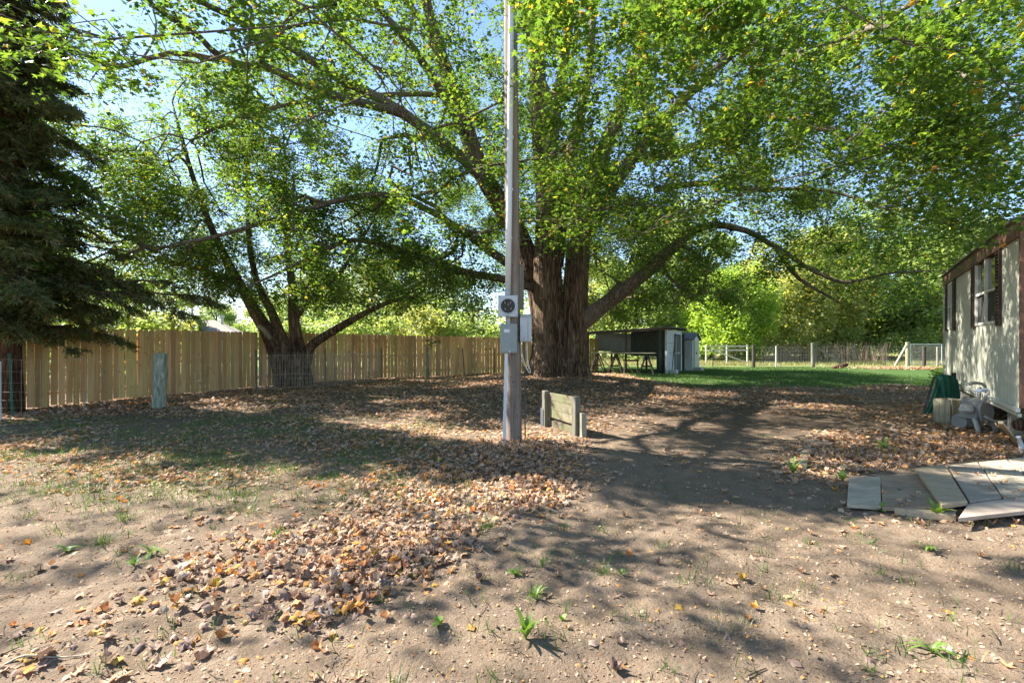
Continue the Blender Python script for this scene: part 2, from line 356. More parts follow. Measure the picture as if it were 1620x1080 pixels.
# ------------------------------------------------------------------ ground sheet
def axis(segs):
    out = []
    for a, b, st in segs: out.append(np.arange(a, b, st))
    return np.concatenate(out)
gx = np.concatenate([[-400, -250, -150, -100, -70, -50, -40], axis([(-32, -16, 1.0), (-16, -7, .25), (-7, -3.2, .07), (-3.2, 3.4, .035), (3.4, 7, .07), (7, 16, .25), (16, 32, 1.0)]), [32, 40, 50, 70, 100, 150, 250, 400]])
gy = np.concatenate([[-60, -30, -15, -8, -4, -2, 0, .8], axis([(1.4, 5, .035), (5, 9, .07), (9, 20, .2), (20, 36, .6), (36, 70, 3)]), [70, 90, 120, 160, 220, 300, 420]])
XX, YY = np.meshgrid(gx, gy); ZZ = gz(XX, YY)
nx = len(gx); i = np.arange(len(gy)-1)[:, None]; j = np.arange(nx-1)[None, :]
Fg = np.stack([i*nx+j, i*nx+j+1, (i+1)*nx+j+1, (i+1)*nx+j], -1).reshape(-1, 4)
ground = link('ground', mesh_np('ground', np.stack([XX, YY, ZZ], -1).reshape(-1, 3), Fg, 'soil', True), label='bare sandy soil yard turning to turf and meadow behind', kind='structure')

# ------------------------------------------------------------------ trees
class Tree:
    def __init__(s): s.br = []; s.nodes = []; s.rad = []; s.tan = []; s.tips = []
    def limb(s, P, r, step=.4, wob=.0, reg=True):
        P, r = smooth_path(P, r, step)
        if wob: P[1:-1] += rng.normal(0, wob, (len(P)-2, 3))
        s.br.append((P, r)); 
        if reg: s.reg(P, r)
    def reg(s, P, r):
        T = np.gradient(P, axis=0); T /= np.linalg.norm(T, axis=1, keepdims=True)+1e-9
        s.nodes += list(P[1:]); s.rad += list(r[1:]); s.tan += list(T[1:])
    def fill(s, targets, r0, rtip, wob, leafy=False, maxlen=99, sag=.0, seg=5):
        kd = KDTree(len(s.nodes))
        for i, p in enumerate(s.nodes): kd.insert(p, i)
        kd.balance(); new = []
        for t in targets:
            co, i, d = kd.find(t)
            if d > maxlen or d < .12: continue
            p0 = s.nodes[i]; tan = s.tan[i]; p1 = p0+tan*d*.35+np.array([0, 0, .12*d])+rng.normal(0, .07*d, 3)
            u = np.linspace(0, 1, seg+1)[:, None]; t = np.asarray(t)-np.array([0, 0, sag*d])
            P = (1-u)**2*p0+2*u*(1-u)*p1+u*u*t
            P[1:-1] += rng.normal(0, wob*d, (seg-1, 3))
            ra = min(s.rad[i]*.65, r0*(.5+.5*min(1.5, d/2))); r = np.linspace(ra, min(ra, rtip), seg+1); new.append((P, r))
        for P, r in new:
            s.br.append((P, r)); s.reg(P, r)
            if leafy: s.tips.append(P)
    def wood_mesh(s, name, mat, rmin=0, rmax=99, flute=None):
        parts = []
        for P, r in s.br:
            if not (rmin <= r[0] < rmax): continue
            sd = 56 if r[0] > .5 and flute else 24 if r[0] > .3 else 12 if r[0] > .14 else 7 if r[0] > .05 else 4 if r[0] > .015 else 3
            parts.append(tube_np(P, r, sd, flute if r[0] > .3 else None))
        if not parts: return None
        return mesh_np(name, *merge(parts), mat, True)
def leaf_cloud(tips, per, spread, size, tilt=.55, near=None, start=.25, droop=.3):
    """leaves along the outer part of each twig; near(pos)->bool array picks the detailed leaf"""
    pos = []
    for P in tips:
        n = max(3, int(rng.poisson(per))); u = rng.uniform(start, 1.0, n)*(len(P)-1); i = np.minimum(u.astype(int), len(P)-2); f = (u-i)[:, None]
        nd = rng.integers(0, max(1, n//6), n); u = (u[:max(1, n//6)])[nd]; i = np.minimum(u.astype(int), len(P)-2); f = (u-i)[:, None]
        q = P[i]*(1-f)+P[i+1]*f+(rng.normal(0, spread, (max(1, n//6), 3))*np.array([1, 1, .7]))[nd]+rng.normal(0, .075, (n, 3)); q[:, 2] -= rng.uniform(0, droop*spread*2, n); pos.append(q)
    pos = np.concatenate(pos); n = len(pos); R = rand_rot(n, tilt); sz = size*rng.uniform(.55, 1.35, n)
    if near is None: return merge([scatter(LEAF_F, pos, R, sz)])
    m = near(pos); parts = []
    if m.any(): parts.append(scatter(LEAF_N, pos[m], R[m], sz[m]))
    far = np.linalg.norm(pos-np.array([0, 0, CH]), axis=1) > 11
    for k, sh in ((~m & ~far, LEAF_F), (~m & far, LEAF_D)):
        if k.any(): parts.append(scatter(sh, pos[k], R[k], sz[k]))
    return merge(parts)
def ell(n, c, r, zmin=None, shell=0.0):
    v = rng.normal(0, 1, (n, 3)); v /= np.linalg.norm(v, axis=1, keepdims=True)
    p = np.array(c)+v*(rng.uniform(shell**3, 1, n)**(1/3))[:, None]*np.array(r)
    return p if zmin is None else p[p[:, 2] > zmin]
NEARF = lambda p: (np.linalg.norm(p-np.array([0, 0, CH]), axis=1) < 9.5) & (p[:, 1] > 0)

def big_maple():
    t = Tree(); root = thing('maple_tree', 'huge old maple with thick forked trunk and spreading crown behind the utility pole', 'tree', (0, 0, 0))
    L = lambda pts, r, step=.35, wob=.012: t.limb([PX(*p) for p in pts], r, step, wob)
    # stems
    stems = Tree()
    def ST(pts, r):
        P = [PX(*p) for p in pts]; stems.limb(P, r, .12); t.reg(*smooth_path(P, r, .4))
    global_step = .1
    ST([(873, 612, 19), (869, 540, 19), (867, 470, 19), (866, 400, 19), (868, 330, 19.2), (862, 250, 19.4), (853, 170, 19.6), (850, 60, 19.8), (846, -100, 20), (840, -300, 20)], [.68, .6, .55, .51, .46, .42, .36, .29, .2, .1])
    ST([(866, 600, 19.7), (854, 470, 19.6), (822, 375, 19.4), (790, 320, 19.2), (760, 265, 19), (738, 205, 18.8), (715, 140, 18.6), (688, 55, 18.4), (660, -60, 18.2), (630, -220, 18)], [.58, .45, .39, .36, .35, .32, .28, .22, .15, .07])
    ST([(903, 612, 19.2), (908, 520, 19.1), (912, 430, 19.1), (921, 370, 19.2), (936, 310, 19.4), (955, 240, 19.6), (985, 170, 19.8), (1010, 90, 20), (1035, 0, 20.2), (1060, -130, 20.4)], [.58, .5, .46, .41, .36, .31, .27, .22, .17, .09])
    ST([(880, 420, 19.8), (890, 330, 20.2), (910, 220, 20.8), (930, 120, 21.3), (940, 0, 21.8), (950, -150, 22)], [.3, .27, .23, .19, .15, .08])
    def fl(u, a, P):
        zb = np.clip(1-(P[:, 2:3]-.25)/1.5, 0, 1.25)
        z = P[:, 2:3]+0*a; aa = a+0*z; per = lambda f, k, sd: vnoise(np.abs(((aa/(2*np.pi)*f+f/2) % f)-f/2)*2+sd, z*k+sd*3, sd)
        rid = -np.abs(per(11, .9, 5)-.5)*.16-np.abs(per(23, 1.6, 9)-.5)*.09
        return 1.03+rid+.06*np.sin(3*a+1+u*4)+.04*np.sin(7*a+u*9)+.62*zb**2.0*(1+.6*np.sin(5*a+.6)+.3*np.sin(9*a))*.8
    me = stems.wood_mesh('trunk', 'maple_bark', 0, 99, fl); link('trunk', me, root)
    # main limbs
    L([(866, 300, 19.2), (872, 240, 18.8), (880, 170, 18.4), (895, 80, 18), (905, 0, 17.6), (915, -120, 17)], [.3, .26, .22, .17, .13, .06])
    L([(880, 175, 18.4), (850, 110, 18), (835, 60, 17.6), (828, -20, 17.2)], [.16, .12, .09, .05])
    L([(903, 525, 19.35), (928, 503, 19.0), (960, 480, 18.6), (1005, 445, 18.2), (1050, 405, 17.8), (1090, 370, 17.4), (1130, 355, 17), (1180, 365, 16.6), (1230, 393, 16.2), (1290, 430, 15.8), (1340, 447, 15.4), (1400, 433, 15), (1470, 428, 14.6)], [.4, .36, .29, .25, .21, .17, .125, .1, .08, .065, .05, .035, .02])
    L([(1075, 385, 17.6), (1108, 408, 17.3), (1116, 440, 17.2), (1108, 462, 17.1)], [.08, .065, .05, .02])
    L([(1045, 410, 17.8), (1060, 440, 17.6), (1090, 462, 17.5), (1118, 485, 17.4)], [.07, .06, .04, .02])
    L([(1225, 390, 16.2), (1262, 440, 15.8), (1300, 462, 15.4), (1330, 480, 15)], [.08, .06, .04, .02])
    L([(918, 390, 19.1), (945, 335, 18.6), (1000, 250, 17.6), (1060, 180, 16.6), (1120, 120, 15.6), (1190, 60, 14.6), (1260, 0, 13.6), (1330, -70, 12.5)], [.3, .26, .22, .18, .14, .1, .07, .04])
    L([(1000, 250, 17.6), (1080, 240, 16.6), (1160, 200, 15.6), (1220, 185, 14.6), (1290, 200, 13.6), (1380, 230, 12.4), (1460, 250, 11.2)], [.17, .15, .13, .1, .08, .05, .03])
    L([(1190, 62, 14.6), (1270, 90, 12.6), (1340, 60, 10.8), (1420, 20, 9.4), (1490, -20, 8.4)], [.1, .085, .07, .05, .03])
    L([(1340, 60, 10.8), (1400, 40, 9.6), (1470, 90, 8.6), (1540, 130, 7.7), (1600, 155, 7.0)], [.06, .05, .04, .03, .015])
    L([(1035, 300, 17.5), (1120, 290, 16.5), (1200, 300, 15.5), (1300, 300, 14.5), (1400, 330, 13.5)], [.13, .1, .08, .05, .03])
    L([(770, 285, 19), (700, 225, 18), (620, 168, 16.6), (540, 125, 15.2), (460, 75, 13.8), (390, 38, 12.6), (310, 0, 11.4), (230, -50, 10.2)], [.22, .2, .175, .14, .11, .085, .06, .03])
    L([(640, 182, 17), (560, 160, 15.4), (500, 142, 14.2), (430, 110, 13), (360, 95, 12), (290, 40, 10.8), (225, -2, 9.8), (170, -60, 9)], [.15, .13, .12, .1, .08, .06, .045, .03])
    L([(372, 98, 12), (330, 92, 11.7), (270, 84, 11.3), (200, 106, 10.8), (150, 95, 10.4), (88, 58, 10)], [.075, .07, .06, .055, .045, .025])
    L([(220, 100, 10.9), (245, 60, 10.8), (240, 10, 10.7), (225, -40, 10.6)], [.03, .026, .02, .012])
    L([(700, 150, 18.4), (600, 150, 17), (520, 152, 16), (440, 170, 15), (360, 195, 14.2), (302, 222, 13.6)], [.1, .09, .08, .07, .06, .03])
    L([(845, 455, 19.3), (790, 440, 18.5), (720, 427, 17.5), (640, 398, 16.5), (560, 380, 15.4), (480, 412, 14.4), (390, 455, 13.6)], [.17, .15, .13, .1, .075, .05, .025])
    L([(835, 440, 19.3), (765, 390, 18.4), (700, 345, 17.4), (620, 310, 16.3), (540, 316, 15.3), (440, 345, 14.3), (350, 372, 13.6), (270, 389, 13)], [.18, .16, .13, .1, .085, .07, .055, .04])
    L([(735, 210, 18.8), (690, 130, 17.6), (640, 60, 16.2), (590, 0, 14.8), (540, -80, 13.4)], [.2, .16, .12, .08, .04])
    L([(690, 60, 18.4), (640, 0, 17.8), (580, -60, 17)], [.14, .1, .05])
    # crown volume, out to the camera on both sides
    def crown(n):
        c = np.array([1.0, 18.5, 0]); out = []
        while len(out) < n:
            p = np.stack([rng.uniform(-17.5, 19, 4000), rng.uniform(2.0, 33, 4000), rng.uniform(2.2, 20, 4000)], 1)
            dx = (p[:, 0]-c[0])/17.5; dy = (p[:, 1]-c[1])/16.0; r = np.sqrt(dx*dx+dy*dy)
            top = 20*np.sqrt(np.clip(1-r**2.2, 0, 1))*.95+2.5
            low = 3.6+2.2*np.clip((.32-r)/.32, 0, 1)*1.5+1.6*np.clip(-(p[:, 1]-12)/9, 0, 1)-.9*np.clip((r-.6)/.4, 0, 1)+(vnoise(p[:, 0]*.3, p[:, 1]*.3, 5)-.5)*2.4
            ok = (r < 1) & (p[:, 2] < top) & (p[:, 2] > low)
            # airy interior, leaves towards the outside and the underside
            inner = (r < .5) & (p[:, 2] < 11) & (p[:, 2] > 5.5)
            ok &= ~(inner & (rng.uniform(0, 1, len(p)) < .3))
            ok &= rng.uniform(0, 1, len(p)) < np.interp(p[:, 2], [7, 11, 15], [1.0, .65, .3])
            ok &= vnoise(p[:, 0]*.45+p[:, 2]*.35, p[:, 1]*.45-p[:, 2]*.3, 77) > .40
            # lighter crown on the side the sun reaches the foreground through
            q = p[:, :2]
            thin = (q[:, 1] < 9.5) & (q[:, 0] < 1)
            ok &= ~(thin & (rng.uniform(0, 1, len(p)) < .45))
            # open views to the main limbs at upper left and to the fork
            u = CX+F*p[:, 0]/p[:, 1]; v = CY-F*(p[:, 2]-CH)/p[:, 1]
            op = ((u > 150) & (u < 700) & (v > -30) & (v < 260) & (p[:, 1] < 12+(u-300)*.014)) | ((u > 700) & (u < 860) & (v < 330) & (v > -50) & (p[:, 1] < 17.2))
            gx_ = p[:, 0]+1.07*p[:, 2]; gy_ = p[:, 1]-.42*p[:, 2]; keep = np.full(len(p), .65)  # crown culled by where its shadow lands, to shape sun on the ground
            keep = np.where((gy_ < 9) & (gx_ >= .5), .3, keep); keep = np.where((gy_ < 9) & (gx_ < .5), .45, keep); keep = np.where((gy_ < 5.3) & (gx_ > -1), .14, keep); keep = np.where((gy_ < 4.6) & (gx_ <= -1), .45, keep)
            vis = (u > -60) & (u < 1680) & (v > -60); ok &= rng.uniform(0, 1, len(p)) < np.where(vis, np.maximum(keep, .7), keep)
            op |= (u > 930) & (u < 1450) & (v > 345) & (p[:, 1] < 17.6-(u-950)*.006)
            ok &= ~(op & (rng.uniform(0, 1, len(p)) < .55))
            # stay clear of the mobile home
            ok &= ~((u > -150) & (u < 165) & (p[:, 1] < 10.8) & (v > -60) & (rng.uniform(0, 1, len(p)) < .85))
            ok &= ~((p[:, 2] < 4.2) & (p[:, 0] > 6.5) & (p[:, 1] < 15))
            out += list(p[ok])
        return np.array(out[:n])
    t.fill(crown(110), .11, .03, .03, maxlen=7, seg=8)
    t.fill(crown(700), .05, .014, .04, maxlen=5, seg=6)
    t.fill(crown(5200), .02, .006, .045, True, maxlen=3.2, sag=.12, seg=4)
    shade_lobe = ell(900, (-8.0, 7.2, 7.9), (7, 5.5, 2.2)); shade_lobe = shade_lobe[vnoise(shade_lobe[:, 0]*.55, shade_lobe[:, 1]*.55, 4) > .45][:22]  # unseen crown lobes above the frame, added to dapple the foreground with shade
    shade_lobe = np.concatenate([shade_lobe, ell(38, (-11.8, 8.2, 8.3), (4, 3.6, 2.0))]); rng.shuffle(shade_lobe)
    t.fill(shade_lobe[:40], .05, .014, .08, maxlen=3.2, seg=7); n0 = len(t.tips); t.fill(np.concatenate([shade_lobe, shade_lobe+rng.normal(0, .8, shade_lobe.shape), shade_lobe+rng.normal(0, 1.1, shade_lobe.shape)]), .02, .006, .045, True, maxlen=3.5, sag=.1, seg=4); thin_tips = t.tips[n0:]; del t.tips[n0:]
    low = np.concatenate([np.stack([PX(a, b, d) for a, b, d in zip(rng.uniform(570, 800, 120), rng.uniform(270, 530, 120), rng.uniform(15.2, 18.5, 120))]),
                          np.stack([PX(a, b, d) for a, b, d in zip(rng.uniform(860, 970, 60), rng.uniform(190, 400, 60), rng.uniform(16.2, 17.8, 60))]),
                          np.stack([PX(a, b, d) for a, b, d in zip(rng.uniform(1000, 1470, 100), rng.uniform(290, 440, 100), rng.uniform(14.2, 18.2, 100))]),
                          np.stack([PX(a, b, d) for a, b, d in zip(rng.uniform(1420, 1620, 46), rng.uniform(40, 300, 46), rng.uniform(6.2, 9, 46))])])
    t.fill(low, .02, .006, .04, True, maxlen=3.5, sag=.1)
    link('limbs', t.wood_mesh('limbs', 'limb_bark', .018, 99), root)
    link('twigs', t.wood_mesh('twigs', 'limb_bark', 0, .018), root, kind='stuff')
    V, Fs = merge([leaf_cloud(t.tips, 112, .23, .096, .5, NEARF), leaf_cloud(thin_tips, 24, .42, .1, .5, NEARF)]); print('maple leaves tris', sum(len(f) for f in Fs), 'twigs', len(t.tips))
    link('crown', mesh_np('crown', V, Fs, 'maple_leaf'), root)
big_maple()

def second_maple():
    t = Tree(); root = thing('maple_tree', 'smaller many-stemmed maple leaning out between wire fence and board fence', 'tree', (0, 0, 0))
    tr = Tree(); d = 17.9
    def ST(pts, r):
        P = [PX(*p) for p in pts]; tr.limb(P, r, .22); t.reg(*smooth_path(P, r, .3))
    ST([(458, 618, d), (452, 590, d), (440, 560, d), (425, 528, d), (404, 495, d), (385, 460, d), (355, 405, d), (330, 350, d), (305, 280, d-.4), (280, 190, d-1)], [.5, .42, .32, .25, .2, .165, .135, .11, .085, .05])
    ST([(462, 612, d+.1), (458, 570, d+.1), (445, 535, d+.1), (430, 495, d+.2), (408, 450, d+.4), (395, 390, d+.6), (392, 310, d+1), (395, 200, d+1.2)], [.42, .3, .2, .145, .115, .095, .075, .04])
    ST([(475, 614, d), (472, 570, d), (468, 535, d), (464, 500, d), (462, 450, d), (455, 400, d), (452, 330, d), (450, 240, d)], [.46, .33, .22, .18, .145, .11, .08, .04])
    ST([(484, 575, d), (492, 548, d-.1), (520, 528, d-.3), (550, 510, d-.5), (580, 494, d-.8), (615, 478, d-1), (660, 468, d-1.2)], [.2, .17, .15, .13, .1, .07, .04])
    ST([(468, 500, d), (485, 478, d), (500, 462, d-.2), (530, 440, d-.5), (560, 400, d-.8), (590, 350, d-1)], [.16, .13, .11, .08, .06, .03])
    link('trunk', tr.wood_mesh('trunk', 'maple_bark', 0, 99, lambda u, a, P: 1+.07*np.sin(4*a+u*3)+.05*np.sin(9*a)), root)
    stub = MB().tube([PX(428, 536, d-.25), PX(418, 522, d-.4), PX(409, 514, d-.5)], [.1, .085, .075], 8); stub.build('broken_stub', 'crate_wood', root, smooth=True)
    t.limb([PX(380, 450, d), PX(330, 430, d-.6), PX(270, 415, d-1.4), PX(240, 405, d-2)], [.09, .08, .06, .03])
    def crown(n):
        c = PX(440, 300, d); p = np.concatenate([ell(n*3, c, (5.2, 4.6, 5.0), 3.0), ell(n, PX(340, 330, d-1), (3.5, 3, 3.5), 3.2), ell(n//2, PX(600, 440, d-1), (2.3, 1.6, 1.3), 2.6)])
        p = p[vnoise(p[:, 0]*.6+p[:, 2]*.5, p[:, 1]*.6-p[:, 2]*.4, 17) > .38]; rng.shuffle(p); return p[:n]
    t.fill(crown(40), .06, .02, .03, maxlen=5); t.fill(crown(220), .03, .01, .04, maxlen=3); t.fill(crown(560), .016, .005, .045, True, maxlen=2.4, sag=.1)
    link('limbs', t.wood_mesh('limbs', 'limb_bark', .014, 99), root); link('twigs', t.wood_mesh('twigs', 'limb_bark', 0, .014), root, kind='stuff')
    V, Fs = leaf_cloud(t.tips, 82, .22, .098, .55); link('crown', mesh_np('crown', V, Fs, 'maple_leaf'), root)
second_maple()

def conifer():
    root = thing('conifer_tree', 'dark drooping evergreen at the left edge hanging over the board fence', 'tree', (0, 0, 0))
    bx, by = -11.75, 11.2; tr = Tree(); tr.limb([(bx, by, -.2), (bx, by, 1.5), (bx+.05, by, 5), (bx+.1, by, 10), (bx, by, 16)], [.34, .27, .23, .16, .03], .4)
    link('trunk', tr.wood_mesh('trunk', 'conifer_bark', 0, 99, lambda u, a, P: 1+.05*np.sin(5*a+u*9)+.04*np.sin(11*a)), root)
    br = Tree(); pos = []; dirs = []
    def branch(z, az, Lb, rise, lowdroop):
        u = np.linspace(0, 1, 9)[:, None]; h = np.array([math.cos(az), math.sin(az), 0])
        P = np.array([bx, by, z])+h*Lb*u+np.array([0, 0, 1.])*(rise*Lb*u-lowdroop*Lb*u*u); P[1:] += rng.normal(0, .03*Lb, (8, 3))
        br.br.append((P, np.linspace(.02+.012*Lb, .006, 9)))
        nsp = int(9*Lb)+4
        for _ in range(nsp):
            k = rng.uniform(.12, 1)**.8*8; i = min(7, int(k)); f = k-i; p0 = P[i]*(1-f)+P[i+1]*f; w = (1.1-.65*k/8)*min(1, .35+.2*Lb)
            a2 = az+rng.choice([-1, 1])*rng.uniform(.3, 1.3); sd = np.array([math.cos(a2), math.sin(a2), rng.uniform(-.75, -.05)]); sd /= np.linalg.norm(sd); ls = w*rng.uniform(.4, 1.0)
            br.br.append((np.array([p0, p0+sd*ls*.6, p0+sd*ls+np.array([0, 0, -.12*ls])]), np.array([.008, .005, .003])))
            m = int(78*ls)+10; v = rng.uniform(0, 1, m)[:, None]
            pos.append(p0+sd*ls*v+np.array([0, 0, -.12*ls])*v*v+rng.normal(0, .035, (m, 3))); dd = sd+rng.normal(0, .6, (m, 3)); dd[:, 2] -= .25; dirs.append(dd)
    for z in np.arange(2.0, 15.5, .17):
        Lm = np.interp(z, [2.0, 3.5, 6, 10, 15.5], [2.3, 2.45, 2.15, 1.55, .4])
        for _ in range(3): branch(z+rng.uniform(-.1, .1), rng.uniform(0, 2*math.pi), rng.uniform(.5, 1.1), .0, .3)
        for _ in range(4 if z < 9.5 else 2): branch(z+rng.uniform(-.1, .1), rng.uniform(0, 2*math.pi), Lm*rng.uniform(.65, 1.1), rng.uniform(-.05, .15), rng.uniform(.1, .4))  # sparser above the frame, thinned so more sun reaches the ground
    for z, az, Lb, ri, dr in ((2.9, .10, 4.0, .08, .20), (3.5, .25, 3.6, .0, .12), (3.2, .4, 4.4, .05, .17), (3.0, -.6, 2.6, .05, .2)): branch(z, az, Lb, ri, dr)
    link('branches', br.wood_mesh('branches', 'conifer_bark'), root)
    pos = np.concatenate(pos); y = np.concatenate(dirs); y /= np.linalg.norm(y, axis=1, keepdims=True); n = len(pos)
    x = np.cross(y, rng.normal(0, 1, (n, 3))); x /= np.linalg.norm(x, axis=1, keepdims=True); R = np.stack([x, y, np.cross(x, y)], 2)
    N = (np.array([(-.11, 0, 0), (.11, 0, 0), (0, 1, 0)], float), np.array([(0, 1, 2)]))
    print('needles', n); link('crown', mesh_np('crown', *scatter(N, pos, R, rng.uniform(.08, .17, n)), 'needle'), root)
conifer()

# background trees: a few crowns, each clumpy, copied with their trunks
def clump_crown(n, rx, rz, leaf, mat, name, nclump=46, base=.25):
    C = ell(nclump, (0, 0, 0), (rx, rx, rz), None, .45); C = C[C[:, 2] > -rz*.9]; pos = []
    for c in C: pos.append(ell(n//len(C), c, (rx*base*rng.uniform(.7, 1.3),)*2+(rz*base*rng.uniform(.6, 1.1),)))
    pos.append(ell(n//5, (0, 0, -.1*rz), (rx*.9, rx*.9, rz*.85)))
    pos = np.concatenate(pos); pos[:, 2] += rz; m = len(pos); return mesh_np(name, *scatter(LEAF_D, pos, rand_rot(m, .7), leaf*rng.uniform(.6, 1.3, m)), mat)
def trunk_mesh(h, r, name='trunk'):
    t = Tree(); t.limb([(0, 0, -.3), (.05*h, 0, h*.4), (.02*h, .03*h, h)], [r*1.3, r, r*.4], h/8)
    for k in range(6):
        a = k*1.05+.3; z = h*(.35+.1*k); t.limb([(.03*h, 0, z), (math.cos(a)*h*.2, math.sin(a)*h*.2, z+h*.16), (math.cos(a)*h*.38, math.sin(a)*h*.38, z+h*.22)], [r*.45, r*.3, r*.08], h/8)
    return t.wood_mesh(name, 'limb_bark')
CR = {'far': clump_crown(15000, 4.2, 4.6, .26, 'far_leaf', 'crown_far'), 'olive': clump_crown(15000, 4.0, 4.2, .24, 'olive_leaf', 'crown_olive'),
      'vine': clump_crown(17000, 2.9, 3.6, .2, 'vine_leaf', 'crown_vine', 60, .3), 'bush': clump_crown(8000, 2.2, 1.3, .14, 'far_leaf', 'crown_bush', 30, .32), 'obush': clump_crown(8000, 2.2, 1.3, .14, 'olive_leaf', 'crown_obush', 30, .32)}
TR = trunk_mesh(6.5, .2); TB = trunk_mesh(1.2, .06)
def bgtree(kind, px, d, label, sc=1.0, lift=1.0, cat='tree', name='leafy_tree', group=None, sz=None):
    x = (px-CX)/F*d; z = gz1(x, d); root = thing(name, label, cat, (x, d, z), rng.uniform(0, 6), group)
    sh = cat != 'tree'
    link('trunk', TB if sh else TR, root, scale=(sc,)*3); link('crown', CR[kind], root, (0, 0, lift*sc), scale=(sc, sc, (sz or sc)))
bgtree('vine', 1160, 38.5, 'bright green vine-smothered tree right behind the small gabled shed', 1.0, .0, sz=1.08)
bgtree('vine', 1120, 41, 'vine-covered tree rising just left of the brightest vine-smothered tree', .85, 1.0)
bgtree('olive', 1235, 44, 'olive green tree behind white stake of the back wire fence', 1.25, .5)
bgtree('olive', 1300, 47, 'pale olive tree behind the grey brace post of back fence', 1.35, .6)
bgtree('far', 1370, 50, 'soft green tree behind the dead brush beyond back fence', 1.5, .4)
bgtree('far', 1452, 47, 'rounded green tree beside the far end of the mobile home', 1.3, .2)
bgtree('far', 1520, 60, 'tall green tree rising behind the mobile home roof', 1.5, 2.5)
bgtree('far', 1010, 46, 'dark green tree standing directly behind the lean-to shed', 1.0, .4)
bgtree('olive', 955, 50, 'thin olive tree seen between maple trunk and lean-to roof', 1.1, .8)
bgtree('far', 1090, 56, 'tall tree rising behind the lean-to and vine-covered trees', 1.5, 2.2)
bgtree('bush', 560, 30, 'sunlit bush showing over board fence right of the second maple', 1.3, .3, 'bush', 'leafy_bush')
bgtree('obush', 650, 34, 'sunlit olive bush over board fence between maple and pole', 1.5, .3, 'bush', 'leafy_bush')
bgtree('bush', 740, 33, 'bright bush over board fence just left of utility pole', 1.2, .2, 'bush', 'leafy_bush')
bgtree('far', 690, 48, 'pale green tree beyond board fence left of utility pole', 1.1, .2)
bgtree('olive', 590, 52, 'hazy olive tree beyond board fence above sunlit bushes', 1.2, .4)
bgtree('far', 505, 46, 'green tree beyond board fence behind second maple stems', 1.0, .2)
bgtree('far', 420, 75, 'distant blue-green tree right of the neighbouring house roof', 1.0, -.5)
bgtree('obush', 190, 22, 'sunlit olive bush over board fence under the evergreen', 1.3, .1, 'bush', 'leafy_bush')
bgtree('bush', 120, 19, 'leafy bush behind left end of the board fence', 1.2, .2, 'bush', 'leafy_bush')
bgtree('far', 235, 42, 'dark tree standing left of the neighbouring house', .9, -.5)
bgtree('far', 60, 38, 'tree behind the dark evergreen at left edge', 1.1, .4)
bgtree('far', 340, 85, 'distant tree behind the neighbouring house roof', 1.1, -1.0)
def undergrowth():
    pos = []
    for px0, px1, d0, d1, n, h in ((900, 1240, 40, 47, 70, 2.6), (1225, 1560, 43, 52, 80, 2.8), (520, 800, 38, 50, 60, 2.2), (-50, 260, 20, 34, 30, 1.8)):
        for _ in range(n):
            px, d = rng.uniform(px0, px1), rng.uniform(d0, d1); x = (px-CX)/F*d; pos.append(ell(170, (x, d, rng.uniform(.3, h)), (1.3, 1.1, rng.uniform(.5, 1.0)), 0))
    pos = np.concatenate(pos); n = len(pos)
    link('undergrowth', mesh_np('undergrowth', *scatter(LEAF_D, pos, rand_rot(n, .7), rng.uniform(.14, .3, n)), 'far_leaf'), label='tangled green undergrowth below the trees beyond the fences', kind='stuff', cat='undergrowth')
undergrowth()
# distant wood that reads as one mass
def woods():
    pos = []
    for k in range(150):
        a = rng.uniform(-1.15, 1.25); d = rng.uniform(85, 150); x, y = math.sin(a)*d*1.2, math.cos(a)*d
        if y < 70: continue
        gap = -.62 < x/y < -.48
        h = rng.uniform(5, 9)*(.55 if gap else 1); c = np.array([x, y, h*.62])
        for _ in range(9): pos.append(ell(45, c+rng.normal(0, 1, 3)*np.array([3, 3, h*.28]), (2.2, 2.2, 1.8)))
    pos = np.concatenate(pos); pos = pos[pos[:, 2] > -1.2]; n = len(pos)
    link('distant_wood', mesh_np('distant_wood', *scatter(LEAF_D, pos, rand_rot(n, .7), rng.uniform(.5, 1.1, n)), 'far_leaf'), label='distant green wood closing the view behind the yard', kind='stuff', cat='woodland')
woods()

# ------------------------------------------------------------------ neighbouring house
def house():
    d = 46.0; x0 = (318-CX)/F*d; root = thing('neighbour_house', 'house beyond the fence showing only its brown roof peak and vent pipes', 'house', (x0, d, gz1(x0, d)), .35)
    MB().box((0, 0, 1.2), (7, 6, 2.4)).build('wall', 'house_wall', root)
    r = MB(); r.add([(-3.8, -3.4, 2.35), (3.8, -3.4, 2.35), (3.8, 3.4, 2.35), (-3.8, 3.4, 2.35), (-1.2, 0, 3.75), (1.2, 0, 3.75)], [(0, 1, 5, 4), (1, 2, 5), (2, 3, 4, 5), (3, 0, 4), (3, 2, 1, 0)]); rf = r.build('roof', 'roof_brown', root)
    MB().tube([(-.6, -.5, 3.3), (-.6, -.5, 5.2)], .09, 8).build('vent_pipe', 'conduit_metal', rf)
    MB().tube([(1.9, -.8, 2.8), (1.9, -.8, 4.0)], .13, 8).tube([(1.9, -.8, 4.0), (1.9, -.8, 4.2)], .22, 8).build('flue', 'conduit_metal', rf)
    for k in (-2, 1.8): 
        w = MB().box((k, -3.02, 1.4), (1.1, .06, 1.0)).build('window', 'white_frame', root); MB().box((k, -3.055, 1.4), (.9, .02, .8)).build('pane', 'window_glass', w)
house()

